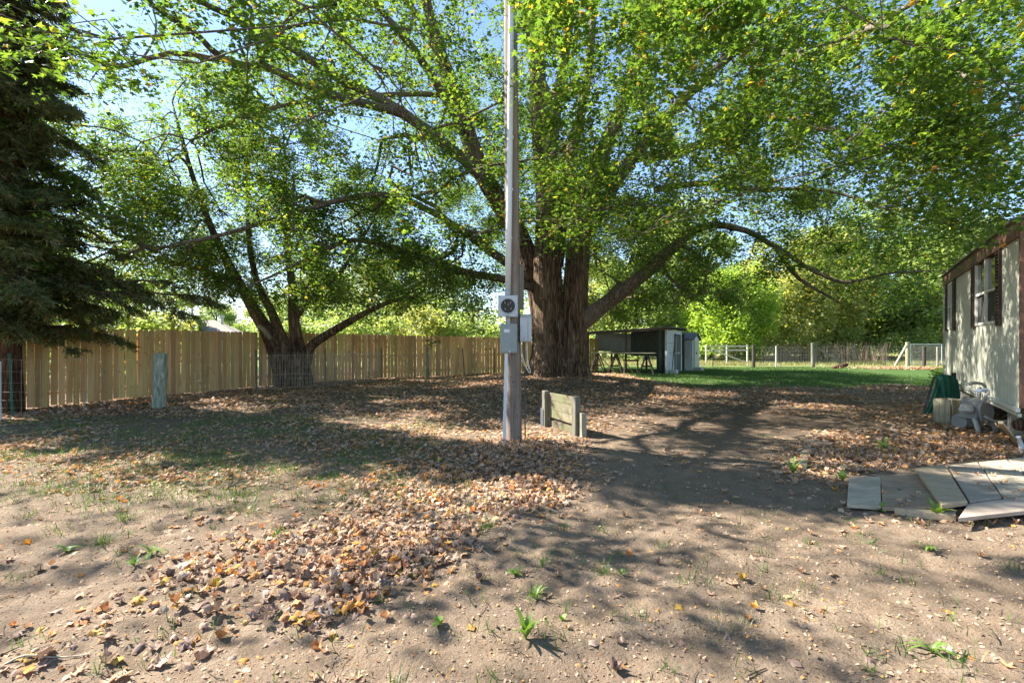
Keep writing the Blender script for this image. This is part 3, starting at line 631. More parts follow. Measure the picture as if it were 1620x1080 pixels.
# ------------------------------------------------------------------ board fence
FP = np.array([(-12.35, 11.0), (-10.9, 14.1), (-9.35, 17.7), (-5.95, 21.3), (-.6, 24.7), (4.9, 27.3)]); FH = [2.0, 2.0, 2.0, 1.96, 1.86, 1.84]
def board_fence():
    root = thing('board_fence', 'tall new tan board fence curving along the left side of yard', 'fence')
    def bm(w, seed):
        b = MB(); c = .028; t = .018; prof = [(-w/2, 0), (w/2, 0), (w/2, 1-.02), (w/2-c, 1), (-w/2+c, 1), (-w/2, 1-.02)]
        b.add([(x, -t/2, z) for x, z in prof]+[(x, t/2, z) for x, z in prof], [(0, 1, 2, 3, 4, 5), (11, 10, 9, 8, 7, 6)]+[(i, i+6, (i+1) % 6+6, (i+1) % 6) for i in range(6)])
        me = bpy.data.meshes.new('board'); me.from_pydata(b.v, [], b.f); me.materials.append(M['fence_board']); return me
    meshes = [bm(w, i) for i, w in enumerate((.136, .14, .143))]
    seg = np.linalg.norm(np.diff(FP, axis=0), axis=1); cum = np.concatenate([[0], np.cumsum(seg)]); s = .1
    rail = {}
    while s < cum[-1]:
        i = min(len(seg)-1, np.searchsorted(cum, s)-1); f = (s-cum[i])/seg[i]; p = FP[i]*(1-f)+FP[i+1]*f; t = (FP[i+1]-FP[i])/seg[i]
        nrm = np.array([t[1], -t[0]]); z0 = gz1(*p)+.03+random.uniform(-.015, .02); top = FH[i]*(1-f)+FH[i+1]*f+random.uniform(-.012, .012)
        o = link('board', random.choice(meshes), root, (p[0]+nrm[0]*random.uniform(0, .004), p[1]+nrm[1]*random.uniform(0, .004), z0), (random.gauss(0, .004), random.gauss(0, .006), math.atan2(t[1], t[0])+random.gauss(0, .012)), (1, 1, top-z0))
        s += .146+max(0, random.gauss(.007, .006))
    for i in range(len(seg)):
        t = (FP[i+1]-FP[i])/seg[i]; nb = np.array([-t[1], t[0]])*.05; a = FP[i]+nb; b = FP[i+1]+nb
        for h in (.32, 1.02, 1.72): MB().bar((*a, h+.02), (*b, h+.02), .038, .089).build('rail', 'fence_board', root)
        n = max(1, int(round(seg[i]/2.4)))
        for k in range(n):
            q = FP[i]+(FP[i+1]-FP[i])*(k/n)+nb*2.6; MB().box((*q, .9), (.09, .09, 1.9)).build('fence_post', 'fence_board', root)
board_fence()

# ------------------------------------------------------------------ wire fences
def tpost(root, x, y, h, mat, lean=(0, 0), name='steel_post'):
    b = MB(); z = gz1(x, y); a = Vector((x, y, z-.1)); c = Vector((x+lean[0], y+lean[1], z+h)); b.bar(a, c, .045, .008, (0, 1, 0)); b.bar(a, c, .008, .045, (0, 1, 0))
    for k in range(9): p = a.lerp(c, .2+.09*k); b.box(p, (.016, .055, .012))
    return b.build(name, mat, root)
def wpost(root, x, y, h, r, mat='weathered_wood', lean=(0, 0)):
    z = gz1(x, y); n = 12; P = [Vector((x, y, z-.2)).lerp(Vector((x+lean[0], y+lean[1], z+h)), i/6) for i in range(7)]
    V, Fq = tube_np(P, [r*(1+.05*math.sin(i*2.1)) for i in range(7)], n, lambda u, a, P: 1+.05*np.sin(3*a+1)+.03*np.sin(7*a+u*5)); b = MB(); b.v = [tuple(p) for p in V]; b.f = [tuple(f) for f in Fq.tolist()]
    o = len(b.v); b.v.append(tuple(P[-1]+Vector((.01, 0, .012)))); b.f += [(o-n+i, o-n+(i+1) % n, o) for i in range(n)]
    return b.build('wood_post', mat, root, smooth=False)
def wires(pts, h, vs, hs, r, z0=.05, sag=.0):
    """welded mesh along ground polyline"""
    V = []
    pts = np.array(pts); seg = np.linalg.norm(np.diff(pts, axis=0), axis=1); cum = np.concatenate([[0], np.cumsum(seg)]); parts = []
    def at(s):
        i = min(len(seg)-1, max(0, np.searchsorted(cum, s)-1)); f = (s-cum[i])/seg[i]; return pts[i]*(1-f)+pts[i+1]*f
    for s in np.arange(0, cum[-1], vs):
        p = at(s)+rng.normal(0, .006, 2); g = gz1(*p); w = rng.normal(0, .012, 2); parts.append(tube_np([(p[0], p[1], g+z0), (p[0]+w[0], p[1]+w[1], g+h*.5), (p[0], p[1], g+h)], r, 3))
    ss = np.arange(0, cum[-1]+.3, .6); ss[-1] = cum[-1]
    for z in hs:
        P = []
        for s in ss: p = at(s); P.append((p[0], p[1], gz1(*p)+z+.015*math.sin(s*2.3)))
        parts.append(tube_np(P, r, 3))
    return merge(parts)
def left_wire():
    root = thing('wire_fence', 'low welded wire fence on steel and wooden posts before the boards', 'fence')
    pts = [(-11.6, 9.2), (-10.9, 10.5), (-8.85, 12.1), (-8.6, 16.4), (-6.75, 17.3), (-5.3, 19.2), (-3.5, 20.2), (-2.15, 23.0), (-.7, 24.0)]
    pts = [(-11.6, 9.2)]+[tuple(GPX(px, py)[:2]) for px, py in ((20, 660), (252, 645), (405, 617), (514, 613), (603, 604), (676, 602), (735, 594), (783, 592))]
    V, Fs = wires(pts, 1.25, .15, [.06, .2, .36, .54, .74, .98, 1.24], .0024); link('wire_mesh', mesh_np('wire_mesh', V, Fs, 'wire_metal'), root)
    V, Fs = wires([pts[3], pts[4], pts[5]], 1.18, .052, [.05, .5, 1.17], .004, sag=.1); V[:, 1] -= .03; link('wire_lath_panel', mesh_np('wire_lath_panel', V, Fs, 'pale_lath'), root, label='pale closely spaced upright wires before the second maple')
    tpost(root, *pts[1], 1.38, 'tpost_green', (-.06, 0)); wpost(root, *pts[2], 1.36, .15, 'lichen_post', (.04, 0))
    tpost(root, *pts[3], 1.4, 'tpost_green'); tpost(root, *pts[4], 1.35, 'dark_post'); tpost(root, *pts[5], 1.35, 'dark_post'); wpost(root, *pts[6], 1.4, .075)
    tpost(root, *pts[7], 1.32, 'dark_post', (-.1, 0)); tpost(root, *pts[8], 1.3, 'dark_post'); wpost(root, *(GPX(-3, 668)[:2]), 1.2, .05, 'pvc')
left_wire()
def back_wire():
    root = thing('wire_fence', 'long wire fence with braced wooden posts along back of lawn', 'fence')
    d = 31.0; X = lambda px, dd=d: (px-CX)/F*dd
    pts = [(-2, 33), (X(1090), 31.5), (X(1192), 31), (X(1286), 31), (X(1343), 30.5), (X(1401), 29.5), (X(1440), 30), (X(1520), 28)]
    V, Fs = wires(pts, 1.3, .16, [.08, .25, .42, .6, .8, 1.02, 1.28], .003); link('wire_mesh', mesh_np('wire_mesh', V, Fs, 'wire_metal'), root)
    tpost(root, X(1130), 31.2, 1.45, 'dark_post'); wpost(root, X(1192), 31, 1.45, .1, 'dark_wood'); wpost(root, X(1228), 31, 1.35, .05, 'pale_lath'); wpost(root, X(1286), 31, 1.55, .12)
    tpost(root, X(1343), 30.5, 1.5, 'dark_post'); tpost(root, X(1401, 29.5), 29.5, 1.5, 'dark_post'); wpost(root, X(1436, 32), 32, 1.6, .13, 'crate_wood'); wpost(root, X(1462, 30), 30, 1.35, .1, 'dark_wood'); wpost(root, X(1483, 30), 30, 1.3, .06)
    MB().bar((X(1288), 30.9, 1.35), (X(1340), 31.3, .1), .1, .1).build('brace', 'weathered_wood', root); MB().bar((X(1432, 32), 31.9, 1.4), (X(1408, 32), 31.6, .05), .1, .1).build('brace', 'crate_wood', root)
back_wire()
def white_gate():
    d = 35.0; X = lambda px: (px-CX)/F*d; root = thing('field_gate', 'pale wooden field gate standing beyond the wire fence right of sheds', 'gate', (X(1150), d, gz1(X(1150), d))); hw = (X(1185)-X(1120))/2
    for x in (-hw, 0, hw): MB().box((x, 0, .65), (.09, .08, 1.5)).build('post', 'pale_lath', root)
    for z in (1.3, 1.02): MB().box((0, -.06, z), (2*hw, .03, .1)).build('rail', 'pale_lath', root)
    MB().bar((-hw*.6, -.1, .95), (hw, -.12, .1), .03, .09).build('brace', 'pale_lath', root)
white_gate()
def far_gate():
    d = 33.0; X = lambda px: (px-CX)/F*d; root = thing('chain_gate', 'grey mesh gate in the back fence beside the mobile home', 'gate', (X(1465), d, gz1(X(1465), d))); hw = (X(1492)-X(1442))/2
    f = MB()
    for a, b in (((-hw, 0, .1), (-hw, 0, 1.45)), ((hw, 0, .1), (hw, 0, 1.45)), ((-hw, 0, 1.45), (hw, 0, 1.45)), ((-hw, 0, .1), (hw, 0, .1))): f.tube([a, b], .025, 6)
    f.build('frame', 'conduit_metal', root); P = []
    for k in np.arange(-hw, hw, .07): P.append(tube_np([(k, 0, .1), (k+.02, 0, 1.45)], .004, 3))
    for z in np.arange(.15, 1.45, .07): P.append(tube_np([(-hw, 0, z), (hw, 0, z)], .004, 3))
    link('mesh', mesh_np('mesh', *merge(P), 'wire_metal'), root)
far_gate()

# ------------------------------------------------------------------ utility pole and its boxes
def pole():
    d = 7.9; root = thing('utility_pole', 'weathered wooden utility pole with grey meter boxes and conduit, centre of yard', 'utility pole')
    z0 = gz1(.05, d); top = PX(805, -260, d); base = PX(814, 706, d); base[2] = z0-.3
    P = [base+(top-base)*t for t in np.linspace(0, 1, 14)]; r = np.linspace(.128, .098, 14)
    V, Fq = tube_np(P, r, 20, lambda u, a, P: 1+.02*np.sin(5*a+u*6)+.018*np.sin(11*a-u*8)+.015*np.sin(17*a))
    link('pole', mesh_np('pole', V, [Fq, np.arange(len(V)-20, len(V))[None]], 'pole_wood'), root)
    fr = lambda px, py, off=.13: PX(px, py, d-off)
    def boxp(name, x0, y0, x1, y1, dep, mat, off, bev=.008):
        a = PX(x0, y1, d-off); b = PX(x1, y0, d-off); c = (a+b)/2
        return MB().box((c[0], c[1]+dep/2, c[2]), (b[0]-a[0], dep, b[2]-a[2])).build(name, mat, root, bev), c, b-a
    m, c, sz = boxp('meter_socket', 788, 467, 819, 501, .12, 'pale_grey_box', .26)
    y = c[1]-.002; rim = MB(); n = 28; R = sz[0]*.39
    for k in range(n):
        a0, a1 = 2*math.pi*k/n, 2*math.pi*(k+1)/n
        q = [(c[0]+rr*math.cos(a), y-dy, c[2]+rr*math.sin(a)) for a in (a0, a1) for rr, dy in ((R*.94, .006), (R*1.05, .014), (R*1.1, 0))]
        rim.add(q, [(0, 1, 4, 3), (1, 2, 5, 4)])
    rim.build('ring', 'pale_grey_box', m); MB().disc((c[0], y-.003, c[2]), (0, 1, 0), R*.95, .006, 28).build('dark_face', 'dark_glass_meter', m)
    for dx, dz in ((-.4, .42), (.35, .42), (.05, .2), (-.35, -.4), (.4, -.35)): MB().box((c[0]+dx*R, y-.012, c[2]+dz*R), (.012, .014, .035), 0, 0, dx).build('contact', 'copper', m)
    lb, c2, sz2 = boxp('breaker_box', 791.5, 512, 818, 558.5, .13, 'dark_grey_box', .25)
    MB().box((c2[0], c2[1]-.004, c2[2]+.01), (sz2[0]*1.02, .012, sz2[2]*.95)).build('cover', 'dark_grey_box', lb, .004); MB().box((c2[0]+.015, c2[1]-.016, c2[2]-sz2[2]*.44), (.02, .014, .03)).build('hasp', 'pale_lath', lb)
    MB().tube([(c2[0], c2[1]+.06, c2[2]+sz2[2]/2-.01), (c2[0], c2[1]+.06, c2[2]+sz2[2]/2+.1)], .028, 10).build('nipple', 'grey_box', lb)
    rb, c3, sz3 = boxp('phone_box', 822.5, 497, 841, 541, .12, 'grey_box', .14, .012)
    MB().box((c3[0], c3[1]-.006, c3[2]-.02), (sz3[0]*.98, .02, sz3[2]*.84)).build('cover', 'pale_grey_box', rb, .006); MB().box((c3[0]+.035, c3[1]-.02, c3[2]-.02), (.006, .012, sz3[2]*.8)).build('rib', 'grey_box', rb); MB().disc((c3[0]-.03, c3[1]-.018, c3[2]-.17), (0, 1, 0), .02, .006, 12).build('lock', 'grey_box', rb)
    MB().bar((c3[0]-.05, c3[1]+.1, c3[2]), (c3[0]-.14, c3[1]+.1, c3[2]), .05, .03).build('bracket', 'grey_box', rb)
    for dx in (-.42, .42):
        for dz in (-.42, .42): MB().disc((c[0]+dx*sz[0], c[1]-.003, c[2]+dz*sz[2]), (0, 1, 0), .006, .006, 8).build('screw', 'black_metal', m)
    MB().box((c2[0]-.03, c2[1]-.0115, c2[2]+.12), (.09, .002, .05)).build('sticker', 'pvc', lb); MB().box((c[0], c[1]-.004, c[2]-sz[2]*.46), (.05, .012, .014)).build('latch', 'dark_grey_box', m)
    # riser conduit on the front of the pole, in three lengths with straps and couplings
    cp = [fr(803.5, 466, .19), fr(805.5, 330, .18), fr(807, 200, .172), fr(808, 120, .168), fr(808.5, 0, .163), fr(808.5, -240, .15)]
    MB().tube(cp, [.047]*6, 14).build('conduit', 'conduit_metal', root, smooth=True)
    for px, py in ((804.8, 376), (807.3, 218), (808, 127), (806.5, 300)):
        p = fr(px, py, .16); MB().tube([p-np.array([0, 0, .02]), p+np.array([0, 0, .02])], .057, 14).build('coupling', 'conduit_metal', root)
        MB().box((p[0], p[1]+.07, p[2]+.03), (.13, .10, .014)).build('strap', 'black_metal', root)
    MB().tube([fr(803, 467, .2), fr(803, 458, .2)], .05, 12).build('hub', 'grey_box', root)
    MB().bar(fr(797.5, 706, .2), fr(801, 556, .2), .05, .04).build('ground_conduit', 'pvc', root, .006)
    MB().box((*PX(825.5, 455, d-.02)[:2], PX(825, 455, d)[2]), (.065, .05, .72)).build('backing_board', 'weathered_wood', root)
    MB().tube([PX(829, 541, d-.05), PX(830, 600, d-.05), PX(831, 690, d-.05)], .012, 6).build('ground_rod', 'dark_post', root)
    cab = [PX(*p, d-.08) for p in ((824, 540), (826, 560), (832, 580), (838, 590), (839, 586), (835, 570), (834, 541))]; cc, _ = smooth_path(cab, [0]*7, .03); MB().tube(cc, .008, 6).build('cable', 'white_cable', root, smooth=True)
    cab = [PX(*p, d-.06) for p in ((823, 542), (825, 565), (830, 578), (836, 584), (834, 565), (832, 541))]; cc, _ = smooth_path(cab, [0]*6, .03); MB().tube(cc, .007, 6).build('cable', 'white_cable', root, smooth=True)
    for k in range(7): p = PX(random.uniform(808, 825), random.uniform(580, 690), d-.125); MB().disc(p, (0, 1, 0), .008, .02, 6).build('nail', 'black_metal', root)
pole()

def panel_stand():
    root = thing('wooden_well_box', 'low weathered wooden box with two posts before the big maple', 'wooden box')
    a = GPX(863, 672); b = GPX(911, 688); z = gz1(*((a+b)[:2]/2)); t = (b-a)[:2]; L = np.linalg.norm(t); t /= L; rz = math.atan2(t[1], t[0]); n = np.array([-t[1], t[0]])
    H = .70
    def at(u, v): return a[:2]+t*u*L+n*v
    MB().box((*at(0, 0), z+H/2-.05), (.12, .1, H+.1), rz).build('post', 'weathered_wood', root, .006); MB().box((*at(1, 0), z+H/2-.05), (.13, .1, H+.1), rz).build('post', 'weathered_wood', root, .006)
    MB().box((*at(1.14, .05), z+.19), (.07, .1, .48), rz).build('stub_post', 'weathered_wood', root, .006)
    for k, (zz, h) in enumerate(((.60, .15), (.435, .17), (.265, .16))): MB().box((*at(.5, .06+.004*k), z+zz), (L-.1, .03, h), rz, 0, .01*(k-1)).build('board', 'box_wood', root, .004)
    MB().box((*at(.5, .07), z+.06), (L-.1, .03, .14), rz).build('board', 'box_wood', root, .004)
    MB().box((*at(.5, .12), z+.12), (L, .06, .09), rz).build('rear_bearer', 'dark_wood', root)
    MB().tube([(*at(-.02, -.08), z), (*at(-.02, -.08), z+.36)], .015, 6).build('marker_rod', 'blue_plastic', root)
panel_stand()

# ------------------------------------------------------------------ lean-to shed, bench, small shed
def shed():
    a = math.radians(33); o = np.array([7.75, 24.3]); z = gz1(*o)-.02
    root = thing('lean_to_shed', 'open-fronted dark lean-to shed with sloping roof behind maple trunk', 'shed', (*o, z), -a)
    Wd, Dp = 4.25, 3.6      # local: -x along the front, +y along the end wall
    hr, hl = 2.36, 2.14
    rf = MB(); rf.add([(.25, -.3, hr+.06), (.25, Dp, hr+.06), (-Wd-.3, Dp, hl+.05), (-Wd-.3, -.3, hl+.05), (.25, -.3, hr+.02), (.25, Dp, hr+.02), (-Wd-.3, Dp, hl+.01), (-Wd-.3, -.3, hl+.01)], [(0, 1, 2, 3), (7, 6, 5, 4), (0, 3, 7, 4), (1, 0, 4, 5), (2, 1, 5, 6), (3, 2, 6, 7)]); r = rf.build('roof', 'roof_sheet', root)
    for k in range(9): y = -.1+k*.42; MB().box((.12, y, hr-.05), (.24, .05, .09)).build('rafter', 'dark_wood', r)
    MB().bar((.2, -.26, hr-.03), (-Wd-.2, -.26, hl-.05), .04, .12).build('fascia', 'dark_wood', r)
    for x, h, m in ((0, hr, 'shed_white'), (-.28, hr, 'shed_dark'), (-2.1, 2.2, 'dark_wood'), (-Wd, hl, 'dark_wood')): MB().box((x, 0, h/2), (.1, .1, h)).build('post', m, root)
    for x in (0, -2.1, -Wd): MB().box((x, Dp-.1, 1.05), (.1, .1, 2.1)).build('post', 'dark_wood', root)
    MB().box((-3.15, .9, 1.62), (2.1, .04, 1.0), 0, 0, .015).build('panel', 'shed_sheet', root); MB().box((-1.2, .8, 1.58), (1.8, .04, 1.35), 0, 0, .015).build('panel', 'shed_dark', root); MB().box((-.35, .4, 1.1), (.5, .05, 2.2)).build('panel', 'shed_dark', root)
    MB().box((-2.1, Dp-.05, 1.5), (4.2, .04, 1.2)).build('back_panel', 'shed_dark', root)
    # end wall towards the lawn: white sheet, dark doorway with a door, white jamb
    for k in range(4): MB().box((.01, .75, .28+.53*k), (.035, 1.35, .52)).build('wall_board', 'shed_white', root, .004)
    dr = MB().box((.0, 2.15, 1.0), (.04, 1.2, 2.0)).build('door', 'shed_dark', root); MB().box((.03, 2.15, 1.05), (.03, 1.15, .06)).build('rail', 'grey_box', dr); MB().box((.03, 1.75, 1.0), (.03, .08, 1.9)).build('stile', 'grey_box', dr)
    MB().box((.02, 2.85, 1.1), (.06, .16, 2.2)).build('jamb', 'shed_white', root); MB().box((.04, 1.4, hr-.22), (.04, 2.9, .2)).build('beam', 'shed_white', root)
    MB().bar((.1, 1.35, 2.1), (.18, .35, .05), .04, .04).build('prop', 'dark_wood', root); MB().box((.25, .5, .12), (.35, .4, .25)).build('bucket_box', 'shed_white', root, .03)
    # second, gabled shed next to it
    r2 = thing('gabled_shed', 'small cream gabled shed with knobbed door beside lean-to', 'shed', (10.15, 27.2, gz1(10.15, 27.2)), -a); w = 1.75
    b = MB(); b.add([(0, 0, 0), (0, w, 0), (0, w, 1.75), (0, w/2, 2.1), (0, 0, 1.75), (-1.6, 0, 0), (-1.6, w, 0), (-1.6, w, 1.75), (-1.6, w/2, 2.1), (-1.6, 0, 1.75)], [(0, 1, 2, 3, 4), (9, 8, 7, 6, 5), (0, 4, 9, 5), (1, 6, 7, 2), (5, 6, 1, 0)]); b.build('wall', 'shed_white', r2)
    for s in (0, 1):
        y0, y1 = (-.12, w/2) if s == 0 else (w/2, w+.12); za, zb = (1.74, 2.15) if s == 0 else (2.15, 1.74)
        MB().add([(.12, y0, za), (.12, y1, zb), (-1.7, y1, zb), (-1.7, y0, za), (.12, y0, za+.04), (.12, y1, zb+.04), (-1.7, y1, zb+.04), (-1.7, y0, za+.04)], [(0, 1, 2, 3), (7, 6, 5, 4), (0, 4, 5, 1), (2, 6, 7, 3), (1, 5, 6, 2), (3, 7, 4, 0)]).build('roof', 'roof_sheet', r2)
    dr = MB().box((.02, .75, .88), (.04, 1.05, 1.7)).build('door', 'shed_cream', r2, .004); MB().box((.05, .75, 1.0), (.05, .09, .14)).build('knob', 'black_metal', dr); MB().box((.05, .3, .88), (.03, .04, 1.66)).build('stile', 'grey_box', dr)
    MB().box((.2, .5, .1), (.5, .8, .2)).build('step', 'stone', r2, .02)
shed()
def bench():
    A = PX(934, 558, 24.6); B = PX(1036, 558, 23.6); z = gz1(*((A+B)[:2]/2)); u = (B-A)[:2]; L = np.linalg.norm(u); u /= L; rz = math.atan2(u[1], u[0])
    root = thing('trestle_bench', 'long weathered plank bench on splayed trestle legs before the lean-to', 'work bench', (A[0], A[1], z), rz); H = 1.02
    for k in range(3): MB().box((L/2, k*.2, H+.02+.004*k), (L+.1*(k-1), .19, .045)).build('plank', 'weathered_wood', root)
    for x in (.35, 1.25, 2.75):
        tr = MB().bar((x, -.1, H-.06), (x, .55, H-.06), .07, .1).build('trestle', 'dark_wood', root)
        for y in (-.05, .5):
            for s in (-1, 1): MB().bar((x+s*.03, y, H-.05), (x+s*.36, y+(-.12 if y < 0 else .12), 0), .07, .05).build('leg', 'dark_wood', tr)
        MB().bar((x-.24, -.1, .42), (x+.24, -.1, .42), .03, .08).build('crosspiece', 'dark_wood', tr)
    MB().bar((1.5, .2, H-.1), (2.1, .3, .05), .08, .04).build('loose_board', 'crate_wood', root); MB().bar((.6, -.2, .8), (1.3, -.2, .02), .09, .04).build('loose_board', 'crate_wood', root)
    root2 = thing('saw_horse', 'dark low saw horse standing under the middle of trestle bench', 'saw horse', (A[0]+u[0]*1.95, A[1]+u[1]*1.95-.3, z), rz)
    MB().box((0, 0, .7), (.75, .1, .09)).build('beam', 'dark_wood', root2)
    for x in (-.3, .3):
        for y in (-.2, .2): MB().bar((x, y*.15, .68), (x*1.1, y, 0), .06, .05).build('leg', 'dark_wood', root2)
bench()

# ------------------------------------------------------------------ mobile home
U = np.array([550/F, 1.0]); U /= np.linalg.norm(U); NI = np.array([U[1], -U[0]])      # along the wall / inwards
DN = 7.2; N0 = np.array([(1615-CX)/F*DN, DN])
def wall_tz(px, py):
    s = (px-CX)/F; t = (N0[0]-s*N0[1])/(U[1]*s-U[0]); Y = N0[1]+U[1]*t; return t, CH+(CY-py)/F*Y
def home():
    rz = math.atan2(U[1], U[0]); root = thing('mobile_home', 'cream ribbed mobile home with brown trim and shuttered windows at right', 'mobile home', (N0[0], N0[1], 0), rz)
    # local frame: +x along the wall (away), -y inwards
    Lw = 7.75; z0, z1, zt = .66, 3.20, 3.46; Wd = 3.7
    wins = []
    for (xa, xb, xm, yt, yb) in ((1581, 1546, 1563, 404, 513), (1511, 1502, 1506, 447, 520)):
        ta = wall_tz(xa, 500)[0]; tb = wall_tz(xb, 500)[0]; zb = wall_tz(xm, yb)[1]; ztop = wall_tz(xm, (yt))[1]; wins.append((ta, tb, zb, ztop))
    # ribbed siding: vertical panels with raised ribs, openings left for the windows
    def strip(b, xa, xb, za, zb):
        x = xa; 
        while x < xb-1e-4:
            e = min(xb, x+.1); w = e-x
            P = [(x, 0), (x+w*.60, 0), (x+w*.68, .02), (x+w*.92, .02), (e, 0)]
            for (p, q) in zip(P[:-1], P[1:]): b.add([(p[0], p[1], za), (q[0], q[1], za), (q[0], q[1], zb), (p[0], p[1], zb)], [(3, 2, 1, 0)])
            x = e
    b = MB(); x = 0
    for ta, tb, zb, zt_ in wins: strip(b, x, ta, z0, z1); strip(b, ta, tb, z0, zb); strip(b, ta, tb, zt_, z1); x = tb
    strip(b, x, Lw, z0, z1); b.build('siding', 'siding', root)
    MB().box((Lw/2, -Wd/2-.06, (z0+z1)/2), (Lw-.02, Wd-.02, z1-z0-.02)).build('body', 'siding', root) if False else None
    e = MB(); e.box((0.0, -Wd/2-.03, (z0+z1)/2), (.04, Wd-.06, z1-z0)); e.build('end_wall', 'siding', root); MB().box((Lw, -Wd/2-.03, (z0+z1)/2), (.04, Wd-.06, z1-z0)).build('end_wall', 'siding', root); MB().box((Lw/2, -Wd, (z0+z1)/2), (Lw, .04, z1-z0)).build('back_wall', 'siding', root)
    MB().box((Lw/2, -Wd/2, z0+.05), (Lw-.1, Wd-.1, .06)).build('floor', 'screen', root)
    MB().box((Lw/2, .03, (z1+zt)/2), (Lw+.1, .05, zt-z1)).build('fascia', 'brown_trim', root); MB().box((-.045, -.005, (z0+zt)/2-.01), (.08, .05, zt-z0-.02)).build('corner_trim', 'brown_trim', root)
    MB().box((Lw+.03, .02, (z0+z1)/2), (.07, .06, z1-z0)).build('corner_trim', 'siding', root)
    rf = MB(); rf.add([(-.1, .1, zt), (Lw+.1, .1, zt), (Lw+.1, -Wd/2, zt+.25), (-.1, -Wd/2, zt+.25), (Lw+.1, -Wd-.1, zt), (-.1, -Wd-.1, zt), (-.1, .1, zt+.03), (Lw+.1, .1, zt+.03), (Lw+.1, -Wd/2, zt+.28), (-.1, -Wd/2, zt+.28), (Lw+.1, -Wd-.1, zt+.03), (-.1, -Wd-.1, zt+.03)],
        [(6, 7, 8, 9), (9, 8, 10, 11), (3, 2, 1, 0), (5, 4, 2, 3), (0, 1, 7, 6), (4, 5, 11, 10), (1, 2, 8, 7), (2, 4, 10, 8), (3, 0, 6, 9), (5, 3, 9, 11)]); rf.build('roof', 'roof_sheet', root)
    MB().box((Lw/2, .03, z0-.03), (Lw, .05, .07)).build('bottom_rail', 'white_frame', root); MB().box((Lw/2, .01, z0-.11), (Lw, .04, .05)).build('bottom_rail', 'siding', root)
    for k in range(5):
        if k == 1: continue
        MB().box((.8+k*1.55, -.14, .26), (1.5, .02, .64)).build('skirting_panel', 'skirt', root)
    MB().box((1.6, -.5, .3), (.4, .4, .6)).build('pier', 'stone', root)
    for i, (ta, tb, zb, zt_) in enumerate(wins):
        w = MB(); fw = .045
        for (xa, xb, za, zc) in ((ta, tb, zb, zb+fw), (ta, tb, zt_-fw, zt_), (ta, ta+fw, zb+fw, zt_-fw), (tb-fw, tb, zb+fw, zt_-fw), ((ta+tb)/2-.03, (ta+tb)/2+.03, zb+fw, zt_-fw)): w.box(((xa+xb)/2, .012, (za+zc)/2), (xb-xa, .05, zc-za))
        wo = w.build('window', 'white_frame', root); zm = zb+(zt_-zb)*.47
        MB().box(((ta+tb)/2, .014, zm), (tb-ta-.1, .046, .045)).build('rail', 'white_frame', wo)
        for s in (0, 1):
            xa = ta+fw if s == 0 else (ta+tb)/2+.03; xb = (ta+tb)/2-.03 if s == 0 else tb-fw
            MB().box(((xa+xb)/2, -.012, (zm+zt_)/2), (xb-xa, .008, zt_-zm-.05)).build('pane', 'window_glass', wo); MB().box(((xa+xb)/2, -.004, (zb+zm)/2), (xb-xa, .008, zm-zb-.06)).build('screen', 'screen', wo)
        for xs in (ta-.16, tb+.16):
            sh = MB(); hw = .14
            for dx in (-hw+.02, hw-.02): sh.box((xs+dx, .04, (zb+zt_)/2), (.04, .04, zt_-zb+.1))
            for zz in (zb-.03, (zb+zt_)/2, zt_+.03): sh.box((xs, .04, zz), (2*hw-.08, .04, .05))
            so_ = sh.build('shutter', 'shutter', root)
            n = 22
            for k in range(n):
                zz = zb+.02+(zt_-zb-.04)*(k+.5)/n
                if abs(zz-(zb+zt_)/2) > .04: MB().box((xs, .042, zz), (2*hw-.08, .008, .05), 0, .6).build('slat', 'shutter', so_)
home()

